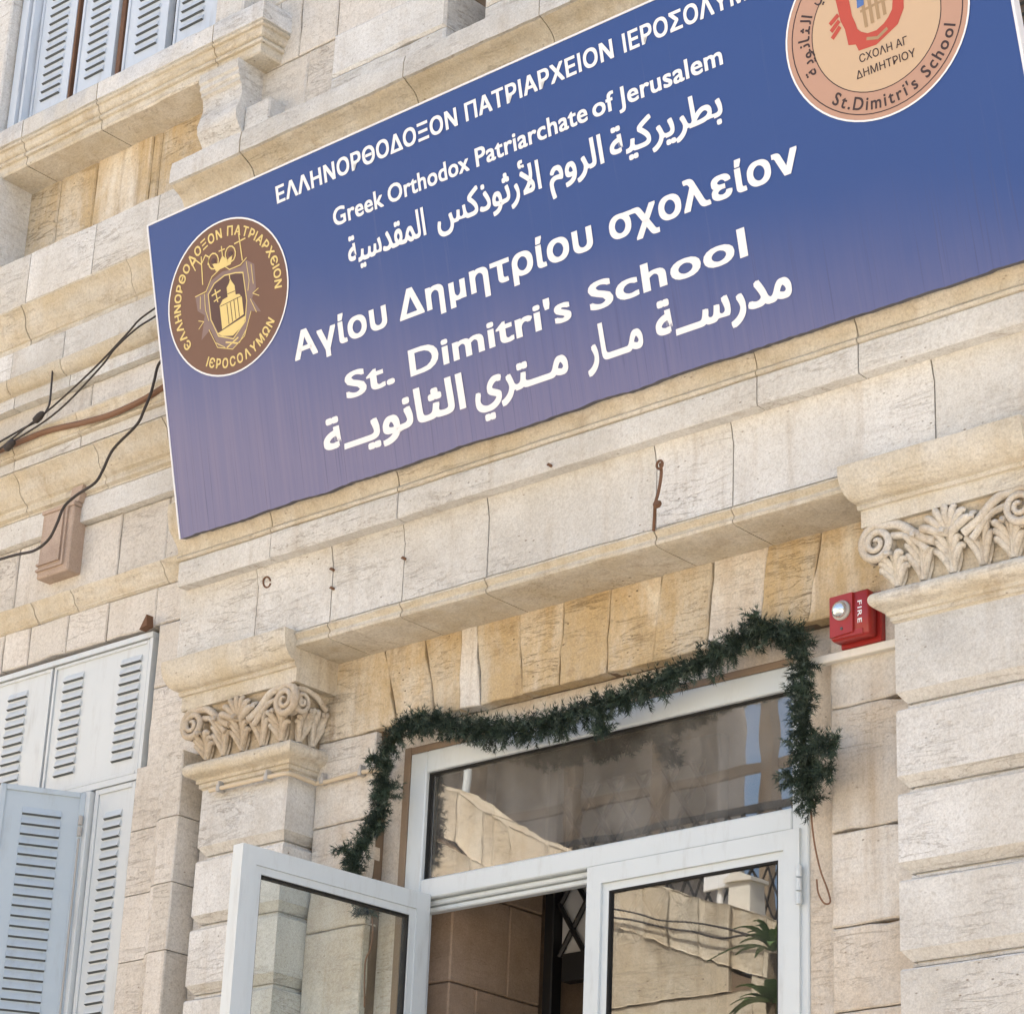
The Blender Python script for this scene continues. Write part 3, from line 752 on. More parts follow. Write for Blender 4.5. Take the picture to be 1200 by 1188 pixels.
# sloping glazing beads round the transom pane
DF = d.build('door_frame', M_ALU, B, smooth=None)
gk = MB(); gx0, gx1, gz0, gz1 = FX0+.0785, FX1-.0625, TR1, FZ1-.0785
for a in ((gx0, gx0+.007, gz0, gz1), (gx1-.007, gx1, gz0, gz1), (gx0+.007, gx1-.007, gz1-.007, gz1), (gx0+.007, gx1-.007, gz0, gz0+.005)): gk.box(a[0], a[1], .212, .24, a[2], a[3])
gk.build('gasket', M_RUBBER, DF, smooth=None)
gp = MB(); gp.box(gx0, gx1, .222, .228, gz0, gz1); gp.build('transom_pane', M_GLASS2, DF, smooth=None)
def door_leaf(x0, x1, z0, z1, M, gmat, name, label=None, hinge_side=None):
    """local frame: x along the leaf, y depth (0 = face), z up"""
    m = MB(); st = .086; tk = .05
    a, b = x0, x1
    # mitred rails with a stepped outer face
    def ring(i0, i1, y0, y1):
        # four mitred members between inset i0 and i1
        o = [(a+i0, z0+i0), (b-i0, z0+i0), (b-i0, z1-i0), (a+i0, z1-i0)]; n = [(a+i1, z0+i1), (b-i1, z0+i1), (b-i1, z1-i1), (a+i1, z1-i1)]
        for i in range(4):
            j = (i+1) % 4; e_ = .0006
            m.prism([o[i], o[j], n[j], n[i]], y0, y1, 0, M)
    ring(0, .060, 0, tk); ring(.0605, st, .010, tk-.004)
    o = m.build(name, M_ALU, B, smooth=None)
    if label: o['label'] = label
    k2 = MB()
    for q in ((a+st, a+st+.006, z0+st, z1-st), (b-st-.006, b-st, z0+st, z1-st), (a+st+.006, b-st-.006, z1-st-.006, z1-st), (a+st+.006, b-st-.006, z0+st, z0+st+.006)):
        k2.box(q[0], q[1], .012, .04, q[2], q[3], 0, 0, M)
    k2.build('gasket', M_RUBBER, o, smooth=None)
    p_ = MB(); p_.box(a+st, b-st, .022, .028, z0+st, z1-st, 0, 0, M); p_.build('pane', gmat, o, smooth=None)
    hx = b+.004 if hinge_side == 'R' else a-.004
    for zz in (z1-.24, z0+.4):
        h_ = MB()
        for dz in (0, .042, .084): h_.tube([M @ Vector((hx, -.008, zz+dz)), M @ Vector((hx, -.008, zz+dz+.036))], .0095, 10)
        h_.build('hinge', M_ALU, o)
    return o
I = Matrix.Translation((0, .185, 0))
RL = door_leaf(-5.432, -4.588, 1.79, TR0-.004, I, M_GLASS, 'door_leaf', 'closed door leaf that reflects the sunlit wall', 'R')
hp = Vector((-6.180, .190, 0)); fe = Vector((-6.238, -.622, 0)); dv = (fe-hp).normalized()
# local x runs from the hinge outwards; local +y into the leaf thickness (towards -X side)
ly = Vector((0, 0, 1)).cross(dv)
Ml = Matrix(((dv.x, ly.x, 0, hp.x), (dv.y, ly.y, 0, hp.y), (0, 0, 1, 0), (0, 0, 0, 1)))
LL = door_leaf(0, .824, 1.79, TR0+.004, Ml, M_GLASS3, 'door_leaf', 'door leaf swung wide open towards the street', 'L')

# vestibule seen through the open half
v = MB()
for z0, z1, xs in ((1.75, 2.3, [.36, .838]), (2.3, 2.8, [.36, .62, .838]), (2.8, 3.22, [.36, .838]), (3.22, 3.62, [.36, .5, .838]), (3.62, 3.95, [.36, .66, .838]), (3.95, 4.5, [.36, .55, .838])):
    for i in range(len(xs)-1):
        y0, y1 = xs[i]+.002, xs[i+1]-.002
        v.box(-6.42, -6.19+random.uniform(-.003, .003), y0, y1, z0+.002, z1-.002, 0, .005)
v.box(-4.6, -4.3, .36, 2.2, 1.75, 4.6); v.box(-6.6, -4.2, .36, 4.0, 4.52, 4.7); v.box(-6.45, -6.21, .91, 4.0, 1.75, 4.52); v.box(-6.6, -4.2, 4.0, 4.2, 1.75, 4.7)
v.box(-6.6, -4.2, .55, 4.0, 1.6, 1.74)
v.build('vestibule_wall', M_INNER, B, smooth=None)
# ------------------------------------------------------------------ iron gate in the vestibule
G = empty('iron_gate', (-5.8, .87, 1.75), 'black iron lattice gate standing inside the open doorway', 'gate')
gm = MB()
for a in ((-6.187, -6.108, 1.75, 4.5), (-5.46, -5.40, 1.75, 4.5)): gm.box(a[0], a[1]-(.035 if a[0] < -6 else 0), .842, .90, a[2], a[3], 0, .004)
for z in ((4.42, 4.5), (3.70, 3.80), (2.6, 2.68), (1.75, 1.86)): gm.box(-6.10, -5.46, .847, .895, z[0], z[1])
gm.build('gate_frame', M_IRON, G, smooth=None)
def clip_seg(p, q, x0, x1, z0, z1):
    (xa_, za_), (xb_, zb_) = p, q; t0, t1 = 0, 1
    for s0, d0, lo, hi in ((xa_, xb_-xa_, x0, x1), (za_, zb_-za_, z0, z1)):
        if abs(d0) < 1e-9: continue
        a, b = sorted(((lo-s0)/d0, (hi-s0)/d0)); t0 = max(t0, a); t1 = min(t1, b)
    if t1-t0 < .02: return None
    return (xa_+(xb_-xa_)*t0, za_+(zb_-za_)*t0), (xa_+(xb_-xa_)*t1, za_+(zb_-za_)*t1)
gm = MB()
for x0, x1 in ((-6.135, -5.46),):
    for z0, z1 in ((3.80, 4.42), (2.68, 3.70)):
        if z0 < 3: continue
        for i in range(-8, 16):
            for sg in (1, -1):
                xs0 = x0+i*.125
                s2 = clip_seg((xs0, z0), (xs0+sg*.62*.66, z0+.62), x0, x1, z0, z1)
                if s2:
                    gm.tube([(s2[0][0], .866+.004*sg, s2[0][1]), (s2[1][0], .866+.004*sg, s2[1][1])], .010, 6)
gm.build('lattice', M_IRON, G)
gm = MB(); gm.box(-6.135, -5.46, .884, .889, 3.80, 4.42); gm.build('frosted_pane', M_FROST, G, smooth=None)
gm = MB(); gm.box(-5.98, -5.46, .872, .886, 2.68, 3.66); gm.build('lower_panel', M_IRON, G, smooth=None)
#@@PART2@@
# ------------------------------------------------------------------ lettering helpers
JO = {'ا': 0xFE8D, 'أ': 0xFE83, 'ب': 0xFE8F, 'ة': 0xFE93, 'ت': 0xFE95, 'ث': 0xFE99, 'د': 0xFEA9, 'ذ': 0xFEAB, 'ر': 0xFEAD, 'س': 0xFEB1,
      'ط': 0xFEC1, 'ق': 0xFED5, 'ك': 0xFED9, 'ل': 0xFEDD, 'م': 0xFEE1, 'ن': 0xFEE5, 'و': 0xFEED, 'ي': 0xFEF1, 'L': 0xFEF7}
DUAL = set('بتثسطقكلمني')
def arabic(wd):
    wd = wd.replace('لأ', 'L'); out = []; n = len(wd)
    for i, ch in enumerate(wd):
        if ch == 'ـ': out.append(ch); continue
        pj_ = i > 0 and (wd[i-1] in DUAL or wd[i-1] == 'ـ'); nj = ch in DUAL and i < n-1
        out.append(chr(JO[ch] + ((3 if pj_ else 2) if nj else (1 if pj_ else 0))))
    return ''.join(reversed(out))
def outline(body):
    cu = bpy.data.curves.new('letters', 'FONT'); cu.body = body; cu.resolution_u = 4
    o = bpy.data.objects.new('letters', cu); COL.objects.link(o); bpy.context.view_layer.update()
    me = bpy.data.meshes.new_from_object(o.evaluated_get(bpy.context.evaluated_depsgraph_get()))
    bpy.data.objects.remove(o); bpy.data.curves.remove(cu)
    return me
def xr(me): 
    xs = [v.co.x for v in me.vertices]; return (min(xs), max(xs)) if xs else (0, 0)
GC = {}
def glyph(ch):
    """outline and advance of one letter"""
    if ch not in GC:
        me = outline(ch); bar = outline('|')
        if ch == 'σ':                       # bowl plus its flat cap
            bpy.data.meshes.remove(me); me = outline('ο'); x0, x1 = xr(me); yt = max(v.co.y for v in me.vertices)
            bm = bmesh.new(); bm.from_mesh(me); c = (x0+x1)/2
            bm.faces.new([bm.verts.new(p) for p in ((c-.02, yt-.082, .000006), (x1+.10, yt-.082, .000006), (x1+.10, yt-.008, .000006), (c-.02, yt-.008, .000006))]); bm.to_mesh(me); bm.free()
        b = outline(ch+'|'); adv = xr(b)[1]-xr(bar)[1]
        for q in (bar, b): bpy.data.meshes.remove(q)
        GC[ch] = (me, adv)
    return GC[ch]
def glyphs(body, weight=.022, spacing=1.0):
    """a word set letter by letter; bold strokes come from the same outline laid down in a small ring"""
    bm = bmesh.new(); x = 0; lay = 0
    for i, ch in enumerate(body):
        me, adv = glyph(ch)
        if len(me.vertices):
            for (da, db) in (((-1, -1), (-1, 0), (-1, 1), (0, 1), (1, 1), (1, 0), (1, -1), (0, -1)) if weight else ((0, 0),)):
                t = me.copy(); t.transform(Matrix.Translation((x+da*weight, db*weight*.8, lay))); bm.from_mesh(t); bpy.data.meshes.remove(t); lay += .000012
        x += adv*spacing + (0 if ord(ch) > 0xFB00 or ch == 'ـ' else weight*.9)
    out = bpy.data.meshes.new('letters'); bm.to_mesh(out); bm.free()
    xs = [v.co.x for v in out.vertices] or [0, 1]; ys = [v.co.y for v in out.vertices] or [0, 1]
    return out, min(xs), max(xs), min(ys), max(ys)
FLIP = Matrix(((1, 0, 0, 0), (0, 0, -1, 0), (0, 1, 0, 0), (0, 0, 0, 1)))      # text plane (x,y) -> (x,z)

# ------------------------------------------------------------------ the school sign
BL = at(212, 631.5, -.2); TLp = None
r_ = ray(174, 265.5); TLp = CAM + r_*((BL.x-CAM.x)/r_.x)
vv = (TLp-BL); SH = vv.length; vv.normalize()
uu = Vector((1, -.005, .010)); uu = (uu - vv*uu.dot(vv)).normalized(); nn = uu.cross(vv)      # nn: out towards the street is -(yin)
yin = vv.cross(uu)                                                                            # into the wall
if yin.y < 0: yin = -yin
SW = 3.765
def sgn(px, py):
    r = ray(px, py); t = (BL-CAM).dot(yin)/r.dot(yin); p = CAM + r*t - BL
    return p.dot(uu), p.dot(vv)
SG = empty('school_sign', (0, 0, 0), 'large blue school sign board tilted forward above the doorway with white lettering', 'sign')
SG.matrix_world = Matrix(((uu.x, yin.x, vv.x, BL.x), (uu.y, yin.y, vv.y, BL.y), (uu.z, yin.z, vv.z, BL.z), (0, 0, 0, 1)))
def sbuild(mb, name, mats, parent=None, smooth=None, fix=False):
    o = mb.build(name, mats, None, smooth, recenter=False, fix=fix); o.parent = parent or SG; return o
k = N('sign_print_blue')
tc = k.n('ShaderNodeTexCoord').outputs['Object']; sx = k.n('ShaderNodeSeparateXYZ'); k.l(tc, sx.inputs[0])
u_, v_ = sx.outputs[0], sx.outputs[2]
lilac_mix = k.ramp(k.math('ADD', k.math('ADD', v_, k.math('MULTIPLY', u_, .20)), k.math('MULTIPLY', k.noise(k.vmap(tc, (1.5, 1, 1)), 1.5, 3), .25)), (.40, 1.20, 1, 0))  # share of lilac in the print, growing towards the lower left
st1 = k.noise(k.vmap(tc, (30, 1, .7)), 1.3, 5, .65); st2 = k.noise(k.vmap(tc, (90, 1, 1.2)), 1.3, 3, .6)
lilac_mix2 = k.math('MULTIPLY', lilac_mix, k.math('ADD', .84, k.math('MULTIPLY', k.ramp(st1, (.38, .62, 0, 1)), .16)))
col = k.mix(lilac_mix2, (.027, .068, .235), (.165, .157, .275))
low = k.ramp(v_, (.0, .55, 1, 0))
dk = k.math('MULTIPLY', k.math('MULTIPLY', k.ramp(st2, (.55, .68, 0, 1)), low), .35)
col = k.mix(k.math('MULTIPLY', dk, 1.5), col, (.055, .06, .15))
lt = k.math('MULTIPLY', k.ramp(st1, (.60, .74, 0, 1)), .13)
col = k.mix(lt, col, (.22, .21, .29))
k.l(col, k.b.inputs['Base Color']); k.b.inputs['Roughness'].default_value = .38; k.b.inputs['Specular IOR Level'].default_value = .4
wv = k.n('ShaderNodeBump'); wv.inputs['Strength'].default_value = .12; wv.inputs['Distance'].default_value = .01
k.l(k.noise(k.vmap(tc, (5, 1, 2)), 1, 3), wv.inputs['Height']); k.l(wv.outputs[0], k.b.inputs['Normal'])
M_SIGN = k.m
M_SRIM = plain('sign_edge_white', (.78, .78, .80), .4, .5, .03)
M_SBACK = plain('sign_back_steel', (.10, .10, .12), .6, .4, .2)
# the face is a shallow tray whose bottom edge has come a little loose and wavy
m = MB(); n = 180
def wavy(u): return .006*noise.noise(Vector((u*3.1, 1.7, 0))) + .005*noise.noise(Vector((u*9, 4.4, 0))) + .0035*noise.noise(Vector((u*37, 2.2, 0))) if .08 < u < SW-.08 else 0
F0 = []; B0 = []
for i in range(n+1):
    u = SW*i/n; F0.append((u, wavy(u)-.0))
top = [m.bm.verts.new((u, 0, SH)) for u, _ in F0]; bot = [m.bm.verts.new((u, 0, z)) for u, z in F0]
tb = [m.bm.verts.new((u, .028, SH)) for u, _ in F0]; bb = [m.bm.verts.new((u, .028, z)) for u, z in F0]
for i in range(n):
    for q, mi in (((bot[i], bot[i+1], top[i+1], top[i]), 0), ((bb[i], bb[i+1], bot[i+1], bot[i]), 1), ((top[i], top[i+1], tb[i+1], tb[i]), 1), ((tb[i], tb[i+1], bb[i+1], bb[i]), 1)):
        m.bm.faces.new(q).material_index = mi
for q in ((bot[0], top[0], tb[0], bb[0]), (bot[n], bb[n], tb[n], top[n])): m.bm.faces.new(q).material_index = 1
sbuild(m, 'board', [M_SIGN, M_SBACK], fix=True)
m = MB(); m.box(-.007, -.0005, -.003, .03, 0, SH+.006); m.box(-.0004, SW, -.003, .03, SH+.0005, SH+.007); m.box(SW+.0005, SW+.010, -.003, .03, 0, SH+.006)
sbuild(m, 'edge_trim', M_SRIM)
for i in range(4):
    m = MB(); u = .3+1.05*i; m.tube([(u, .03, SH*.86), (u, .33, SH*.80)], .018, 8); m.box(u-.02, u+.02, .03, .06, .03, SH-.03); sbuild(m, 'bracket', M_SBACK)

def lettering(name, words, cap, weight, mat, capref=.727, y=-.0016, arab=False):
    for (t, uL, uR, vb) in words:
        m = MB()
        me, x0, x1, y0, y1 = glyphs(arabic(t) if arab else t, 0 if arab and weight == 0 else weight)
        sx_ = (uR-uL)/(x1-x0); sz_ = cap/capref
        m.add_mesh(me, Matrix.Translation((uL-x0*sx_, y, vb)) @ Matrix.Diagonal((sx_, 1, sz_, 1)) @ FLIP)
        bpy.data.meshes.remove(me); sbuild(m, name, mat)
def wl(lst, vb=None):
    out = []
    for t, a, b in lst:
        (ua, va), (ub, vb_) = sgn(*a), sgn(*b); out.append((t, ua, ub, vb if vb is not None else (va+vb_)/2))
    return out
W1 = wl([('ΕΛΛΗΝΟΡΘΟΔΟΞΟΝ', (324.8, 236.5), (537, 144)), ('ΠΑΤΡΙΑΡΧΕΙΟΝ', (545.9, 137.5), (719.5, 62)), ('ΙΕΡΟΣ', (730.7, 55), (806, 24))], 1.112)
uS = W1[2][2]; W1[2] = ('ΙΕΡΟΣΟΛΥΜΩΝ', W1[2][1], W1[2][1]+(uS-W1[2][1])*2.38, 1.112)
lettering('greek_title_word', W1, .063, .028, M_WHITE)
lettering('english_title_word', wl([('Greek', (391, 258.5), (450, 237)), ('Orthodox', (455.5, 235), (551, 199)), ('Patriarchate', (558.5, 194), (690, 142)), ('of', (695.5, 138), (721.5, 128)), ('Jerusalem', (725, 121), (847, 68))], .938), .068, .021, M_WHITE)
lettering('arabic_title_word', wl([('بطريركية', (716, 183), (849, 140)), ('الروم', (645, 220), (708, 184)), ('الأرثوذكس', (514.5, 278), (635, 215)), ('المقدسية', (410, 313), (500, 272))], .776), .102, .022, M_WHITE, .74, arab=True)
lettering('greek_school_word', wl([('Αγίου', (346, 421), (455, 380)), ('Δημητρίου', (469, 375), (696, 286)), ('σχολείον', (715, 275), (937, 192))], .508), .100, .027, M_WHITE)
lettering('english_school_word', wl([('St.', (406, 461), (463, 444)), ("Dimitri's", (481, 435.6), (670.5, 369.6)), ('School', (691, 354.8), (876, 290.4))], .300), .096, .023, M_WHITE)
lettering('arabic_school_word', wl([('مدرســة', (770, 393), (929, 341)), ('مــار', (689.5, 434.6), (755, 404)), ('مــتري', (558.5, 478.6), (668, 440)), ('الثانويــة', (381, 531), (547, 476))], .128), .124, .029, M_WHITE, .74, arab=True)

# --- emblems
def disc(m, c, r0, r1, y, mi=0, n=64, a0=0, a1=360):
    p = [(c[0]+math.cos(math.radians(a0+(a1-a0)*i/n)), c[1]+math.sin(math.radians(a0+(a1-a0)*i/n))) for i in range(n+1)]
    for i in range(n):
        ca, sa = math.cos(math.radians(a0+(a1-a0)*i/n)), math.sin(math.radians(a0+(a1-a0)*i/n)); cb, sb = math.cos(math.radians(a0+(a1-a0)*(i+1)/n)), math.sin(math.radians(a0+(a1-a0)*(i+1)/n))
        if r0 == 0: m.face([(c[0], y, c[1]), (c[0]+ca*r1*EK, y, c[1]+sa*r1), (c[0]+cb*r1*EK, y, c[1]+sb*r1)], mi)
        else: m.face([(c[0]+ca*r0*EK, y, c[1]+sa*r0), (c[0]+ca*r1*EK, y, c[1]+sa*r1), (c[0]+cb*r1*EK, y, c[1]+sb*r1), (c[0]+cb*r0*EK, y, c[1]+sb*r0)], mi)
EK = 1.10
def arc_text(m, txt, c, r, h, a0, a1, weight, y, inward=False, mi=0, arab=False, xk=1.0):
    """letters set round a circle; clock angles in degrees from the top; inward: tops point to the centre"""
    t = arabic(txt) if arab else txt
    gs = []; 
    for ch in t:
        if ch == ' ': gs.append((None, .35)); continue
        me, x0, x1, y0, y1 = glyphs(ch, weight); gs.append(((me, x0, x1), (x1-x0)+.10))
    tot = sum(g[1] for g in gs); cur = 0
    for g, wdt in gs:
        mid = (cur+wdt/2)/tot; cur += wdt; a = math.radians(a0+(a1-a0)*mid)
        if g is None: continue
        me, x0, x1 = g; s_ = h/.727
        arcw = abs(math.radians(a1-a0))*r*(wdt-.10)/tot/(x1-x0)*.97
        rot = -a if not inward else math.pi-a
        Mx = Matrix.Translation((c[0]+math.sin(a)*r*EK, y, c[1]+math.cos(a)*r)) @ Matrix.Rotation(-rot, 4, 'Y') @ Matrix.Diagonal((arcw, 1, s_, 1)) @ Matrix.Translation((-(x0+x1)/2, 0, -.36)) @ FLIP
        m.add_mesh(me, Mx, mi); bpy.data.meshes.remove(me)
def stroke(m, pts, wd, y, c=(0, 0), s=1.0, mi=0, close=False):
    P = [Vector((c[0]+p[0]*s*EK, c[1]+p[1]*s)) for p in pts]
    if close: P.append(P[0])
    for i in range(len(P)-1):
        d_ = P[i+1]-P[i]
        if d_.length < 1e-6: continue
        nrm_ = Vector((-d_.y, d_.x)).normalized()*wd/2; e_ = d_.normalized()*wd*.25
        q = [P[i]-e_-nrm_, P[i+1]+e_-nrm_, P[i+1]+e_+nrm_, P[i]-e_+nrm_]
        m.face([(p.x, y - .00001*(i % 7), p.y) for p in q], mi)
def poly(m, pts, y, c, s, mi=0):
    m.face([(c[0]+p[0]*s*EK, y, c[1]+p[1]*s) for p in pts], mi)
M_EBR = plain('emblem_brown', (.155, .078, .052), .45, .4, .12, 25)
M_GOLD = plain('emblem_gold', (.72, .56, .22), .45, .4, .10, 60)
M_EGR = plain('emblem_grey', (.22, .15, .14), .45, .4, .12, 60)
M_EDK = plain('emblem_dark', (.09, .045, .04), .5, .4, .1, 60)
M_ECR = plain('emblem_cream', (.56, .40, .26), .45, .4, .06, 12)
M_EPK = plain('emblem_rose_band', (.47, .28, .20), .45, .4, .06, 12)
M_ECOL = plain('emblem_tan', (.36, .24, .13), .45, .4, .1, 30)
M_ERED = plain('emblem_red', (.46, .07, .045), .45, .4, .08, 30)
M_EBLU = plain('emblem_blue', (.08, .16, .40), .45, .4, .08, 30)
M_EBLK = plain('emblem_black', (.05, .03, .03), .5, .4, .05)
c1 = (.388, .842); R1 = .298
m = MB(); disc(m, c1, 0, R1-.006, -.0020); E1 = sbuild(m, 'patriarchate_emblem', M_EBR)
m = MB(); disc(m, c1, R1-.0062, R1, -.0024); sbuild(m, 'emblem_rim', M_WHITE, E1)
m = MB()
arc_text(m, 'ЄΛΛΗΝΟΡΘΟΔΟΞΟΝ ΠΑΤΡΙΑΡΧЄΙΟΝ', c1, .249, .036, -124, 101, .026, -.0032)
sbuild(m, 'top_lettering', M_GOLD, E1); m = MB()
arc_text(m, 'ΙЄΡΟϹΟΛΥΜΩΝ', c1, .249, .036, 212, 126, .026, -.0032, inward=True)
sbuild(m, 'bottom_lettering', M_GOLD, E1)
s = .178; c1 = (c1[0], c1[1]-.026)
m = MB()   # mantle, shield ground
poly(m, [(-.86, .42), (-.55, .40), (-.40, .62), (-.05, .72), (.10, .70), (.45, .66), (.62, .76), (.82, .60), (.80, .1), (.66, -.1), (.86, -.45), (.60, -.35), (.35, -.80), (0, -.98), (-.38, -.82), (-.55, -.40), (-.82, -.55), (-.66, -.05), (-.84, .1)], -.0026, c1, s)
sbuild(m, 'mantle', M_EGR, E1)
m = MB(); poly(m, [(-.48, .34), (-.30, .52), (0, .60), (.30, .56), (.48, .50), (.50, -.1), (.40, -.50), (.05, -.76), (-.32, -.58), (-.48, -.2)], -.0030, c1, s)
sbuild(m, 'shield_ground', M_EDK, E1)
m = MB()
y = -.0035
stroke(m, [(-.50, .36), (-.30, .54), (0, .62), (.30, .58), (.50, .52), (.52, -.1), (.42, -.52), (.05, -.79), (-.34, -.61), (-.50, -.2)], .0045, y, c1, s, close=True)
stroke(m, [(-.86, .42), (-.55, .44), (-.35, .70), (0, .84), (.15, .70), (.45, .70), (.64, .80)], .004, y, c1, s)
for q in ([(-.60, .40), (-.62, .05), (-.56, -.2)], [(-.72, .38), (-.76, .12)], [(.62, .72), (.64, .3), (.58, .1)], [(.74, .62), (.74, .2)], [(-.58, -.40), (-.40, -.84), (0, -1.0), (.36, -.82), (.60, -.36)], [(-.86, -.30), (-.70, -.18), (-.84, -.12)], [(.86, -.1), (.70, .0), (.86, .06)], [(.62, -.1), (.74, -.42)], [(-.45, -.72), (-.2, -.9)], [(.2, -.92), (.42, -.7)]):
    stroke(m, q, .0032, y, c1, s)
# building with dome
poly(m, [(-.22, -.50), (.40, -.36), (.40, .02), (.34, .10), (.24, .12), (.24, .32), (.18, .42), (.14, .50), (.10, .42), (.02, .34), (.02, .14), (-.12, .12), (-.22, .02)], y, c1, s)
poly(m, [(-.36, -.55), (.46, -.40), (.36, -.58), (.05, -.72), (-.24, -.64)], y-.0002, c1, s)
stroke(m, [(.13, .5), (.13, .58)], .005, y, c1, s)
# little cross, crown, crozier and cross staff
stroke(m, [(-.30, .40), (-.26, .12)], .006, y, c1, s); stroke(m, [(-.40, .30), (-.16, .34)], .006, y, c1, s); stroke(m, [(-.36, .16), (-.18, .20)], .005, y, c1, s)
poly(m, [(-.22, .78), (.20, .80), (.28, 1.0), (.12, .92), (0, 1.06), (-.12, .92), (-.30, .98)], y, c1, s)
for cc in (-.26, .22):
    stroke(m, [(cc+.14*math.cos(a*.5236), 1.02+.17*math.sin(a*.5236)) for a in range(13)], .0055, y, c1, s)
stroke(m, [(0, 1.06), (0, 1.26)], .005, y, c1, s); stroke(m, [(-.08, 1.18), (.08, 1.18)], .005, y, c1, s)
stroke(m, [(.52, .78), (.50, 1.38)], .0055, y, c1, s); stroke(m, [(.36, 1.20), (.66, 1.22)], .0055, y, c1, s)
stroke(m, [(-.62, .62), (-.58, 1.22)], .0055, y, c1, s); stroke(m, [(-.78, .98), (-.84, 1.12), (-.74, 1.20), (-.60, 1.06), (-.46, 1.22), (-.36, 1.14), (-.42, 1.0)], .0055, y, c1, s)
stroke(m, [(-.16, -.80), (.16, -.92)], .006, y, c1, s); stroke(m, [(-.14, -.92), (.18, -.80)], .006, y, c1, s)
sbuild(m, 'emblem_crest', M_GOLD, E1)
m = MB()
for i in range(4): stroke(m, [(-.02+.10*i, -.44+.022*i), (-.02+.10*i, -.02+.02*i)], .0035, -.0039, c1, s)
stroke(m, [(-.2, .0), (.38, .04)], .003, -.0039, c1, s); stroke(m, [(.03, .2), (.23, .2)], .003, -.0039, c1, s)
for cc in (-.26, .22): disc(m, (c1[0]+cc*s*EK, c1[1]+1.02*s), 0, .011, -.0039, 0, 16)
sbuild(m, 'crest_shading', M_EDK, E1)

c2 = (3.305, .868); R2 = .303
m = MB(); disc(m, c2, 0, .212, -.0020); E2 = sbuild(m, 'school_emblem', M_ECR)
m = MB(); disc(m, c2, .2122, R2-.006, -.0020); sbuild(m, 'emblem_band', M_EPK, E2)
m = MB(); disc(m, c2, R2-.0058, R2, -.0024); sbuild(m, 'emblem_rim', M_WHITE, E2)
m = MB(); disc(m, c2, .2105, .2135, -.0026); sbuild(m, 'inner_ring', M_EBLK, E2); m = MB(); disc(m, c2, .2785, .282, -.0026); sbuild(m, 'outer_ring', M_EBLK, E2)
m = MB()
arc_text(m, "St.Dimitri's School", c2, .246, .042, 224, 112, .018, -.0030, inward=True)
sbuild(m, 'english_lettering', M_EBLK, E2); m = MB()
for t, a0, a1 in (('الثانوية', -112, -62), ('متري', -54, -28), ('مار', -18, 2), ('مدرسة', 12, 46)): arc_text(m, t, c2, .240, .042, a0, a1, .016, -.0030, arab=True)
sbuild(m, 'arabic_lettering', M_EBLK, E2); m = MB()
for t, dz in (('ϹΧΟΛΗ ΑΓ', -.105), ('ΔΗΜΗΤΡΙΟΥ', -.152)):
    me, x0, x1, y0, y1 = glyphs(t, .008); wd = .175 if dz > -.12 else .215
    sx_ = wd/(x1-x0); m.add_mesh(me, Matrix.Translation((c2[0]-wd/2-x0*sx_+.012, -.0030, c2[1]+dz)) @ Matrix.Diagonal((sx_, 1, .026/.727, 1)) @ FLIP); bpy.data.meshes.remove(me)
sbuild(m, 'greek_lettering', M_EBLK, E2)
m = MB(); s2 = .165
ro = [(-.70, .9), (-.66, .3), (-.60, .1), (-.58, -.22), (-.44, -.26), (-.40, -.40), (-.05, -.42), (.30, -.26), (.42, -.20), (.58, .05), (.62, .30), (.60, .9)]
ri = [(-.44, .9), (-.42, .3), (-.38, .15), (-.36, .02), (-.30, -.06), (-.18, -.14), (0, -.15), (.16, -.08), (.26, .0), (.36, .12), (.40, .30), (.40, .9)]
for i in range(len(ro)-1):
    m.face([(c2[0]+p[0]*s2*EK, -.0030, c2[1]+p[1]*s2) for p in (ro[i], ro[i+1], ri[i+1], ri[i])])
for i in range(3): stroke(m, [(-.70, .42-.12*i), (-.86, .32-.14*i)], .014, -.0031, c2, s2)
sbuild(m, 'red_shield', M_ERED, E2)
m = MB()
for i in range(4): stroke(m, [(-.18+.13*i, .0+.03*i), (-.18+.13*i, .5)], .012, -.0030, c2, s2)
stroke(m, [(-.24, .32), (.30, .36)], .008, -.0031, c2, s2); stroke(m, [(-.2, -.24), (0, -.30), (.2, -.2)], .010, -.0034, c2, s2)
sbuild(m, 'shield_columns', M_ECOL, E2)
m = MB(); poly(m, [(-.30, .40), (-.16, .42), (-.14, .56), (-.28, .58)], -.0034, c2, s2); sbuild(m, 'shield_figures', M_EBLU, E2)

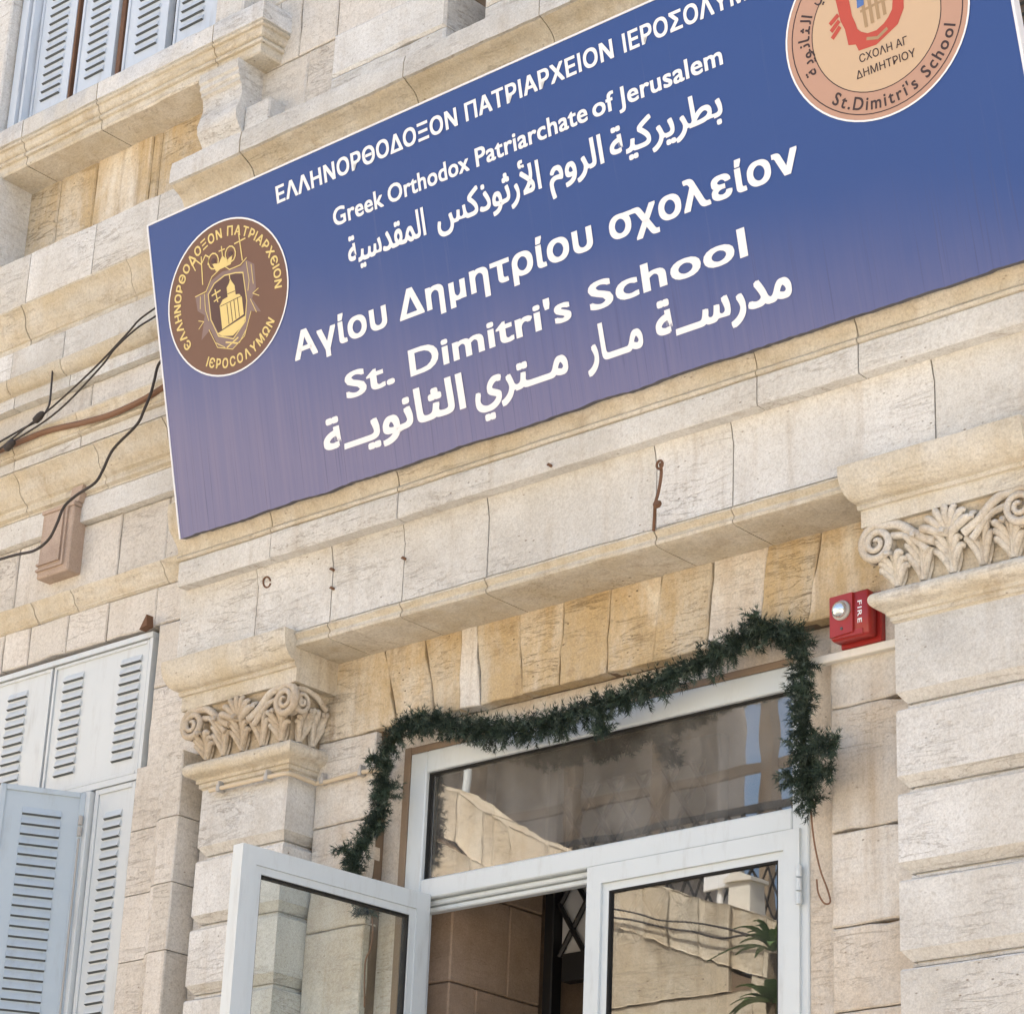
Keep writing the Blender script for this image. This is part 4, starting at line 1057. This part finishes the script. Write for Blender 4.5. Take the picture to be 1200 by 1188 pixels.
# ------------------------------------------------------------------ garland
def garland():
    P = [(436, 1072, .10), (418, 1030, .07), (416, 1005, .07), (432, 985, .08), (446, 955, .10), (455, 925, .11), (450, 895, .11), (463, 868, .11), (482, 848, .11), (508, 846, .10), (545, 852, .10), (585, 858, .10), (628, 851, .10), (668, 842, .10), (705, 826, .10), (745, 812, .10), (785, 795, .10), (818, 780, .10), (848, 768, .10), (872, 748, .10), (900, 737, .09), (928, 742, .09), (944, 765, .08), (940, 800, .08), (946, 830, .08), (942, 860, .08), (946, 885, .08), (950, 905, .08), (946, 925, .08), (955, 945, .09)]
    path = catmull([at(*p) for p in P], 10)
    br = [catmull([at(*p) for p in q], 6) for q in ([(948, 878, .07), (962, 872, .03), (980, 872, .0)], [(948, 915, .07), (962, 905, .05), (975, 902, .03)], [(945, 915, .07), (930, 912, .05), (920, 905, .04)], [(846, 768, .08), (838, 760, .05), (834, 752, .03)], [(705, 835, .08), (708, 848, .05), (709, 858, .04)], [(895, 740, .07), (888, 728, .04), (880, 722, .02)], [(420, 1010, .06), (408, 1000, .03), (402, 992, .02)], [(450, 895, .09), (438, 890, .07), (430, 888, .05)])]
    G_ = empty('pine_garland', path[len(path)//2], 'dark green artificial pine garland draped round the top of the door', 'garland')
    st = MB(); st.tube(path, .006, 6)
    for b in br: st.tube(b, .004, 5)
    st.build('stem', M_GSTEM, G_)
    nd = [MB(), MB(), MB()]
    rnd = random.Random(11)
    def needle(mb, p, d, L, wd):
        sdv = d.orthogonal().normalized(); a = rnd.uniform(0, 6.28); sdv = (Matrix.Rotation(a, 3, d) @ sdv)
        b0 = mb.bm.verts.new(p - sdv*wd*.5); b1 = mb.bm.verts.new(p + sdv*wd*.5); t1 = mb.bm.verts.new(p + d*L + Vector((0, 0, -L*.08)))
        mb.bm.faces.new((b0, b1, t1))
    def twig(p, d, L, dens):
        mb = nd[rnd.choices((0, 1, 2), (5, 3, 1.2))[0]]
        nn_ = int(L*dens)
        for j in range(nn_):
            t = (j+.5)/nn_; q = p + d*L*t + Vector((0, 0, -.012*t*t))
            r = d.orthogonal().normalized(); r = Matrix.Rotation(rnd.uniform(0, 6.28), 3, d) @ r
            nd_ = (d*rnd.uniform(.35, .9) + r).normalized()
            needle(mb, q, nd_, rnd.uniform(.013, .026), .0031)
        for j in range(5):
            needle(mb, p+d*L, (d + Vector((rnd.gauss(0, .3), rnd.gauss(0, .3), rnd.gauss(0, .3)))).normalized(), .022, .0026)
    def dress(pl, step, lo, hi):
        acc = 0
        for i in range(len(pl)-1):
            seg = pl[i+1]-pl[i]; L = seg.length; tdir = seg.normalized(); acc += L
            while acc > step:
                acc -= step
                p = pl[i] + seg*rnd.random()
                dens_here = .75+.5*noise.noise(p*6)
                r = tdir.orthogonal().normalized(); r = Matrix.Rotation(rnd.uniform(0, 6.28), 3, tdir) @ r
                if r.y > .45: r.y = -r.y*.3
                d = (r + tdir*rnd.uniform(-.5, .9)).normalized()
                twig(p, d, rnd.uniform(lo, hi)*(.40+max(.2, dens_here)*.70), 980)
    dress(path, .0021, .024, .066)
    for b in br: dress(b, .0030, .02, .05)
    for mb, mt in zip(nd, (M_G1, M_G2, M_G3)):
        mb.build('needles', mt, G_, smooth=None, fix=False)
    print('needle faces built')
M_GSTEM = plain('garland_wire', (.05, .06, .03), .8, .2)
M_G1 = plain('needles_dark', (.026, .042, .030), .6, .35, .3, 40)
M_G2 = plain('needles_green', (.045, .072, .048), .6, .35, .3, 40)
M_G3 = plain('needles_bluegreen', (.095, .125, .095), .6, .35, .3, 40)
garland()

# ------------------------------------------------------------------ fire alarm
FA = empty('fire_alarm', (-4.31, .13, 4.386), 'red fire alarm box with a clear strobe lens beside the right capital', 'alarm')
ax0, ax1, az0, az1 = -4.383, -4.241, 4.388, 4.535
m = MB(); m.box(ax0+.004, ax1+.012, .112, RY+.004, az0-.012, az1+.004, 0, .004); m.build('back_box', M_RED, FA, smooth=None)
m = MB(); m.box(ax0, ax1, .062, .111, az0, az1, 0, .008)
m.build('housing', M_RED, FA, smooth=50)
m = MB(); xm = ax0+(ax1-ax0)*.63
m.prism([(ax0+.006, az0+.008), (xm, az0+.014), (xm, az1-.006), (ax0+.006, az1-.008)], .052, .0615); m.box(ax0+.02, ax1-.02, .058, .0615, az0+.004, az0+.020)
m.build('face_plate', M_RED, FA, smooth=None)
lc = Vector((ax0+.051, .052, az0+.088))
m = MB(); m.lathe(lc, (0, -1, 0), [(.032, 0), (.032, .006), (.028, .010)], 24); m.build('lens_ring', M_GREYPL, FA)
m = MB(); m.lathe(lc, (0, -1, 0), [(.026, .010), (.025, .018), (.019, .025), (.009, .029), (.001, .030)], 20); m.build('strobe_lens', M_LENS, FA, smooth=60)
m = MB(); m.tube([(ax0+.05, .0515, az0+.030), (ax0+.05, .050, az0+.030)], .005, 8); m.build('screw', M_SLOT, FA)
m = MB()
me, x0, x1, y0, y1 = glyphs('FIRE', .02, 1.25)
sc_ = .072/(x1-x0)
m.add_mesh(me, Matrix.Translation((ax0+(ax1-ax0)*.78, .0612, az0+.112)) @ Matrix.Rotation(math.radians(90), 4, 'Y') @ Matrix.Diagonal((sc_, 1, .016/.727, 1)) @ Matrix.Translation((-x0, 0, -.36)) @ FLIP)
bpy.data.meshes.remove(me); m.build('lettering', M_WHITE, FA, smooth=None, fix=False)
# trunking below it
m = MB(); m.box(-4.505, PR0-.002, .108, RY+.003, 4.345, 4.372, 0, .003)
tag(m.build('cable_trunking', M_TRUNK, None, smooth=None), 'slim white cable trunking on the stone just below the red fire alarm', 'trunking')
# cream conduit round the left pilaster
pts = [at(246, 926, -.022), at(285, 917, -.022), at(322, 908.5, -.022)]
zc = pts[-1].z
pts += [Vector((PL1+.004, -.022, zc-.002)), Vector((PL1+.024, -.004, zc-.003)), Vector((PL1+.024, .09, zc-.006)), Vector((PL1+.05, .118, zc-.008)), at(422, 905, .118), at(447, 902, .118)]
CP = empty('wall_conduit', pts[3], 'thin cream conduit clipped round the left pilaster below its capital', 'conduit')
m = MB(); m.tube(catmull(pts, 6), .0085, 8); m.build('pipe', M_PIPE, CP)
for q in ((257, 923.5, -.022), (313, 910.5, -.022), (378, 914.5, .118), (423, 904.8, .118)):
    p = at(*q); m = MB(); m.box(p.x-.009, p.x+.009, p.y-.012, p.y+.022, p.z-.013, p.z+.013, 0, .003); m.box(p.x-.004, p.x+.004, p.y-.008, p.y+.02, p.z+.013, p.z+.028, 0, .002)
    m.build('clip', M_GREYPL, CP, smooth=None)
# ------------------------------------------------------------------ loose cables on the left bay
def cable(name, pxs, rad, mat, label, group='cables strung across the left bay', cat='cable'):
    m = MB(); m.tube(catmull([at(*p) for p in pxs], 7), rad, 7); o = m.build(name, mat)
    return tag(o, label, cat, group)
cable('electric_cable', [(205, 345, -.12), (182, 361, -.10), (163, 375, -.09), (148, 392, -.09), (110, 432, -.09), (60, 478, -.09), (24, 506, -.09), (-40, 560, -.09)], .0042, M_CABLE, 'upper of two thin black cables slanting down left from the sign', )
cable('electric_cable', [(205, 352, -.12), (183, 370, -.10), (160, 385, -.10), (135, 408, -.10), (118, 430, -.10), (72, 478, -.10), (30, 508, -.10), (-40, 548, -.10)], .0042, M_CABLE, 'lower of two thin black cables slanting down left from the sign')
cable('electric_cable', [(62, 430, .05), (60, 455, .04), (57, 476, .0), (45, 492, -.05), (22, 505, -.08), (-30, 535, -.09)], .0045, M_CABLE, 'short black cable dropping out of the wall joint to the junction')
cable('electric_cable', [(205, 410, -.10), (187, 425, -.08), (181, 445, -.08), (177, 460, -.08), (169, 480, -.08), (160, 498, -.08), (133, 526, -.08), (120, 552, -.08), (111, 566, -.09), (90, 580, -.09), (75, 594, -.10), (67, 613, -.10), (57, 632, -.10), (40, 645, -.09), (15, 651, -.09), (-30, 664, -.09)], .0060, M_CABLE, 'black cable that hangs in a curve in front of the brown console stone')
cable('brown_conduit', [(215, 440, -.06), (190, 455, -.05), (165, 470, -.05), (130, 486, -.05), (95, 496, -.05), (60, 504, -.05), (30, 515, -.06), (-40, 545, -.06)], .013, M_CONDUIT, 'thick reddish brown conduit running along the left cornice into the sign', cat='conduit')
for (x, y), lb in (((12, 521), 'black taped cable joint at the left end of the brown conduit'), ((46, 488), 'black taped knot where the short cable meets the two thin cables')):
    p = at(x, y, -.10); m = MB(); m.lathe(p-Vector((.03, 0, .016)), (1, 0, .5), [(.009, 0), (.016, .008), (.017, .035), (.013, .055), (.007, .062)], 9)
    tag(m.build('cable_joint', M_CABLE), lb, 'cable joint', 'taped joints of the cables')
cable('hanging_wire', [(950, 948, .10), (954, 985, .10), (961, 1018, .11), (969, 1040, .115), (973, 1056, .115), (966, 1058, .10), (959, 1046, .09), (957, 1030, .09)], .0028, M_CONDUIT, 'thin bare wire dangling from the right end of the garland', 'loose wires below the garland', 'wire')
cable('hanging_wire', [(436, 1075, .09), (437, 1092, .10), (434, 1112, .11), (428, 1128, .12), (427, 1180, .125)], .0028, M_CONDUIT, 'thin bare wire dangling from the left end of the garland', 'loose wires below the garland', 'wire')
# iron ring and strap hook
p = at(315, 683, -.075)
m = MB(); m.tube([p+Vector((math.cos(a*.449)*.019, -.010-.006*math.sin(a*.449), math.sin(a*.449)*.019)) for a in range(14)], .0035, 7); m.tube([p+Vector((0, -.01, .012)), p+Vector((0, .03, .012))], .004, 6)
tag(m.build('iron_ring', M_RUST), 'small iron ring fixed under the fascia left of the doorway', 'ring')
m = MB()
q = [at(774, 543, -.15), at(775, 555, -.15), at(772, 575, -.155), at(768, 590, -.16), at(767, 605, -.12), at(766, 622, -.10)]
m.tube(catmull(q, 5), .0055, 7); p = at(774, 545, -.155)
m.tube([p+Vector((math.cos(a*.449)*.012, -.004, math.sin(a*.449)*.014)) for a in range(15)], .0045, 7)
p = at(771, 592, -.16); m.lathe(p, (.3, -1, .2), [(.012, 0), (.016, .006), (.010, .016)], 8)
tag(m.build('iron_hook', M_RUST), 'rusty iron hook with an eye hanging over the doorway frieze', 'hook')

# ------------------------------------------------------------------ across the street (seen as reflections in the glass)
def refl(px, py, Y):                # point at street depth Y whose mirror image in the door glass lies on the sight line
    p = at(px, py, 2*.225 - Y); return Vector((p.x, Y, p.z))
TY = -8.7
topl = [(-24, 12.4), (-19, 9.9), (-14.6, 7.98), (-14.1, 7.62), (-13.26, 7.19), (-12.6, 6.90), (-11.86, 6.62), (-11.15, 6.34), (-8, 5.1), (-4, 3.9), (2, 3.4), (12, 3.2)]
def topz(x):
    for (xa_, za_), (xb_, zb_) in zip(topl, topl[1:]):
        if xa_ <= x <= xb_: return za_+(zb_-za_)*(x-xa_)/(xb_-xa_)
    return 3.2
TW = empty('terrace_wall', (-8, TY-.3, 0), 'sunlit rough stone wall with a sloping top across the street, mirrored in the door glass', 'wall')
m = MB(); m.prism([(-24, 0)] + [(12, 0)] + [(x, z-.47) for x, z in reversed(topl)], TY-.5, TY-.03); m.build('wall_core', M_MORTAR, TW, smooth=None)
m = MB(); x = -24
while x < 11.5:
    L = random.uniform(.26, .44); a, b = x+.006, x+L-.006
    m.block([(a, topz(a)-.435+random.uniform(-.004, .004)), (b, topz(b)-.435+random.uniform(-.004, .004)), (b, topz(b)), (a, topz(a))], TY, TY-.5 if False else TY+.0-.45, 0, .012, .02, .01); x += L
m.build('coping_stones', M_TERRACE, TW)
m = MB(); z = 0
rows_ = [0, .6, 1.2, 1.9, 2.5, 3.1, 3.8, 4.5, 5.2, 5.9, 6.6, 7.3, 8.0, 8.8, 9.6, 10.4, 11.2]
for z0, z1 in zip(rows_, rows_[1:]):
    x = -24
    while x < 11.5:
        L = random.uniform(.9, 1.7); a, b = x+.004, x+L-.004
        ta, tb_ = topz(a)-.44, topz(b)-.44
        last = z1 > min(ta, tb_)-.03
        if z0 < min(ta, tb_)-.03: m.block([(a, z0+.004), (b, z0+.004), (b, (tb_ if last else z1)-.004), (a, (ta if last else z1)-.004)], TY, TY-.3, 0, .008, .006, .006)
        x += L
m.build('wall_stones', M_TERRACE, TW)
# shaded porch above it
PB = empty('porch_building', (-17, -12, 0), 'shaded brown porch with timber posts behind the sunlit wall, mirrored in the transom', 'building')
M_PORCH = stone('porch_plaster', (.56, .50, .43), (.66, .60, .53), vein=.2, pit=.3, bump=.3, rnd=.05)
M_WOOD = plain('porch_timber', (.34, .26, .18), .7, .3, .2, 10)
M_ROOF = plain('porch_roof', (.50, .44, .38), .8, .2, .2, 4)
m = MB(); m.box(-30, -13.7, -11.6, -11.2, 0, 11.2); m.build('back_wall', M_PORCH, PB, smooth=None)
m = MB(); m.prism([(-30, 11.0), (-12.3, 9.46), (-12.3, 9.58), (-30, 11.12)], -11.2, -9.25); m.build('porch_roof', M_ROOF, PB, smooth=None)
for i in range(9):
    x = -28+1.9*i; m = MB(); zz = 11.0-(x+30)/19*1.65
    m.box(x, x+.10, -11.15, -9.3, zz-.16, zz-.005); m.build('rafter', M_WOOD, PB, smooth=None)
for px, py in ((560, 930), (672, 930), (775, 930), (900, 1030)):
    p = refl(px, py, -10.6); m = MB(); m.box(p.x-.06, p.x+.06, -10.66, -10.54, 0, 10.9-(p.x+30)/19*1.65-.17); m.build('post', M_WOOD, PB, smooth=None)
m = MB(); p = refl(555, 930, -9.2); m.tube([(p.x-.1, -9.2, 0), (p.x-.1, -9.2, 9.6)], .04, 10); m.build('drain_pipe', M_ALU, PB)
m = MB(); m.box(-17, -12.4, -10.72, -10.665, 8.30, 8.38); m.build('porch_rail', M_WOOD, PB, smooth=None)
# lattice fence
m = MB()
for i in range(70):
    x = -17+.16*i
    for sg in (1, -1):
        s_ = clip_seg((x, 5.6), (x+sg*1.2, 8.0), -16.5, -10.7, 5.6, 7.7)
        if s_: m.tube([(s_[0][0], -9.9+.01*sg, s_[0][1]), (s_[1][0], -9.9+.01*sg, s_[1][1])], .012, 5)
m.box(-16.5, -10.7, -9.92, -9.88, 7.68, 7.73); m.box(-16.5, -10.7, -9.92, -9.88, 5.55, 5.6)
tag(m.build('lattice_fence', M_IRON), 'dark lattice fence on top of the wall across the street', 'fence')
p = refl(841, 1018, -9.1)
m = MB(); m.box(p.x-.115, p.x+.115, -9.13, -9.10, p.z-.16, p.z+.13, 0, .004); m.tube([(p.x, -9.15, p.z-.9), (p.x, -9.15, p.z+.1)], .02, 8)
tag(m.build('white_board', M_WHITE, None, smooth=None), 'small white board standing above the sunlit wall, mirrored in the door', 'board')
p = refl(875, 1052, -9.2)
m = MB(); m.box(p.x-.10, p.x+.10, -9.3, -9.1, p.z-.2, p.z+.10, 0, .006, None); m.prism([(p.x-.13, p.z+.10), (p.x+.13, p.z+.10), (p.x+.13, p.z+.13), (p.x, p.z+.19), (p.x-.13, p.z+.13)], -9.33, -9.07)
tag(m.build('lantern_box', M_TRUNK, None, smooth=None), 'pale lamp housing beside the white board, mirrored in the door', 'lamp')
# tall strap-leaved plant in front of the wall
hb = refl(908, 1135, -8.2)
PT = empty('strap_leaf_plant', (hb.x, -8.2, 0), 'tall plant with long green strap leaves, mirrored at the edge of the door', 'plant')
M_LEAF = plain('strap_leaf', (.11, .20, .065), .45, .4, .3, 8); M_TRK = plain('plant_trunk', (.16, .12, .08), .9, .2, .3, 20, .5)
m = MB(); m.tube(catmull([(hb.x+.15, -8.2, 0), (hb.x+.05, -8.25, 2), (hb.x+.08, -8.2, 4), (hb.x, -8.2, hb.z-.4), (hb.x, -8.2, hb.z+.1)], 6), [.07-.0018*i for i in range(25)], 8); m.build('trunk', M_TRK, PT)
m = MB()
for hz in (hb.z+.12, hb.z-.25, hb.z-.62):
    for i in range(20):
        a = random.uniform(0, 6.28); el = random.uniform(.2, 1.3); L = random.uniform(.32, .55); wd = .040
        d0 = Vector((math.cos(a)*math.cos(el), math.sin(a)*math.cos(el)*.9, math.sin(el))); s0 = d0.cross(Vector((0, 0, 1))).normalized()
        prev = None
        for j in range(7):
            t = j/6; p = Vector((hb.x, -8.2, hz)) + d0*L*t + Vector((0, 0, -L*.55*t*t)); w2 = wd*math.sin(math.pi*(.12+.86*t))
            cur = [m.bm.verts.new(p-s0*w2), m.bm.verts.new(p+Vector((0, 0, -.008))), m.bm.verts.new(p+s0*w2)]
            if prev:
                m.bm.faces.new((prev[0], prev[1], cur[1], cur[0])); m.bm.faces.new((prev[1], prev[2], cur[2], cur[1]))
            prev = cur
m.build('leaves', M_LEAF, PT, fix=False)

# cables drooping across the sunlit wall
for pxs, lb in ((((728, 1068), (780, 1078), (850, 1088), (925, 1110)), 'upper thin cable drooping across the sunlit wall in the reflection'), (((728, 1078), (775, 1085), (840, 1098), (880, 1096), (925, 1106)), 'lower thin cable drooping across the sunlit wall in the reflection')):
    m = MB(); q = [refl(x, y, TY+.06) for x, y in pxs]; q = [q[0]+(q[0]-q[1])*3] + q + [q[-1]+(q[-1]-q[-2])*4]
    m.tube(catmull(q, 6), .008, 6); tag(m.build('wall_cable', M_CABLE), lb, 'cable', 'cables on the wall across the street')
# rusty pegs left in the frieze joints
for (x, y), lb in (((474, 655), 'rusty peg in the frieze joint, left of the hook'), ((390, 668), 'rusty peg high in the frieze joint above the left pilaster'), ((390, 690), 'rusty peg low in the frieze joint above the left pilaster'), ((645, 546), 'dark iron peg in the fascia below the sign')):
    p = at(x, y, -.085 if y > 600 else -.15); m = MB(); m.tube([p+Vector((0, .03, 0)), p+Vector((.001, -.012, .002))], .0055, 7); m.tube([p+Vector((-.007, -.008, .003)), p+Vector((.009, -.010, -.002))], .0035, 6)
    tag(m.build('iron_peg', M_RUST), lb, 'peg', 'iron pegs in the stone joints')
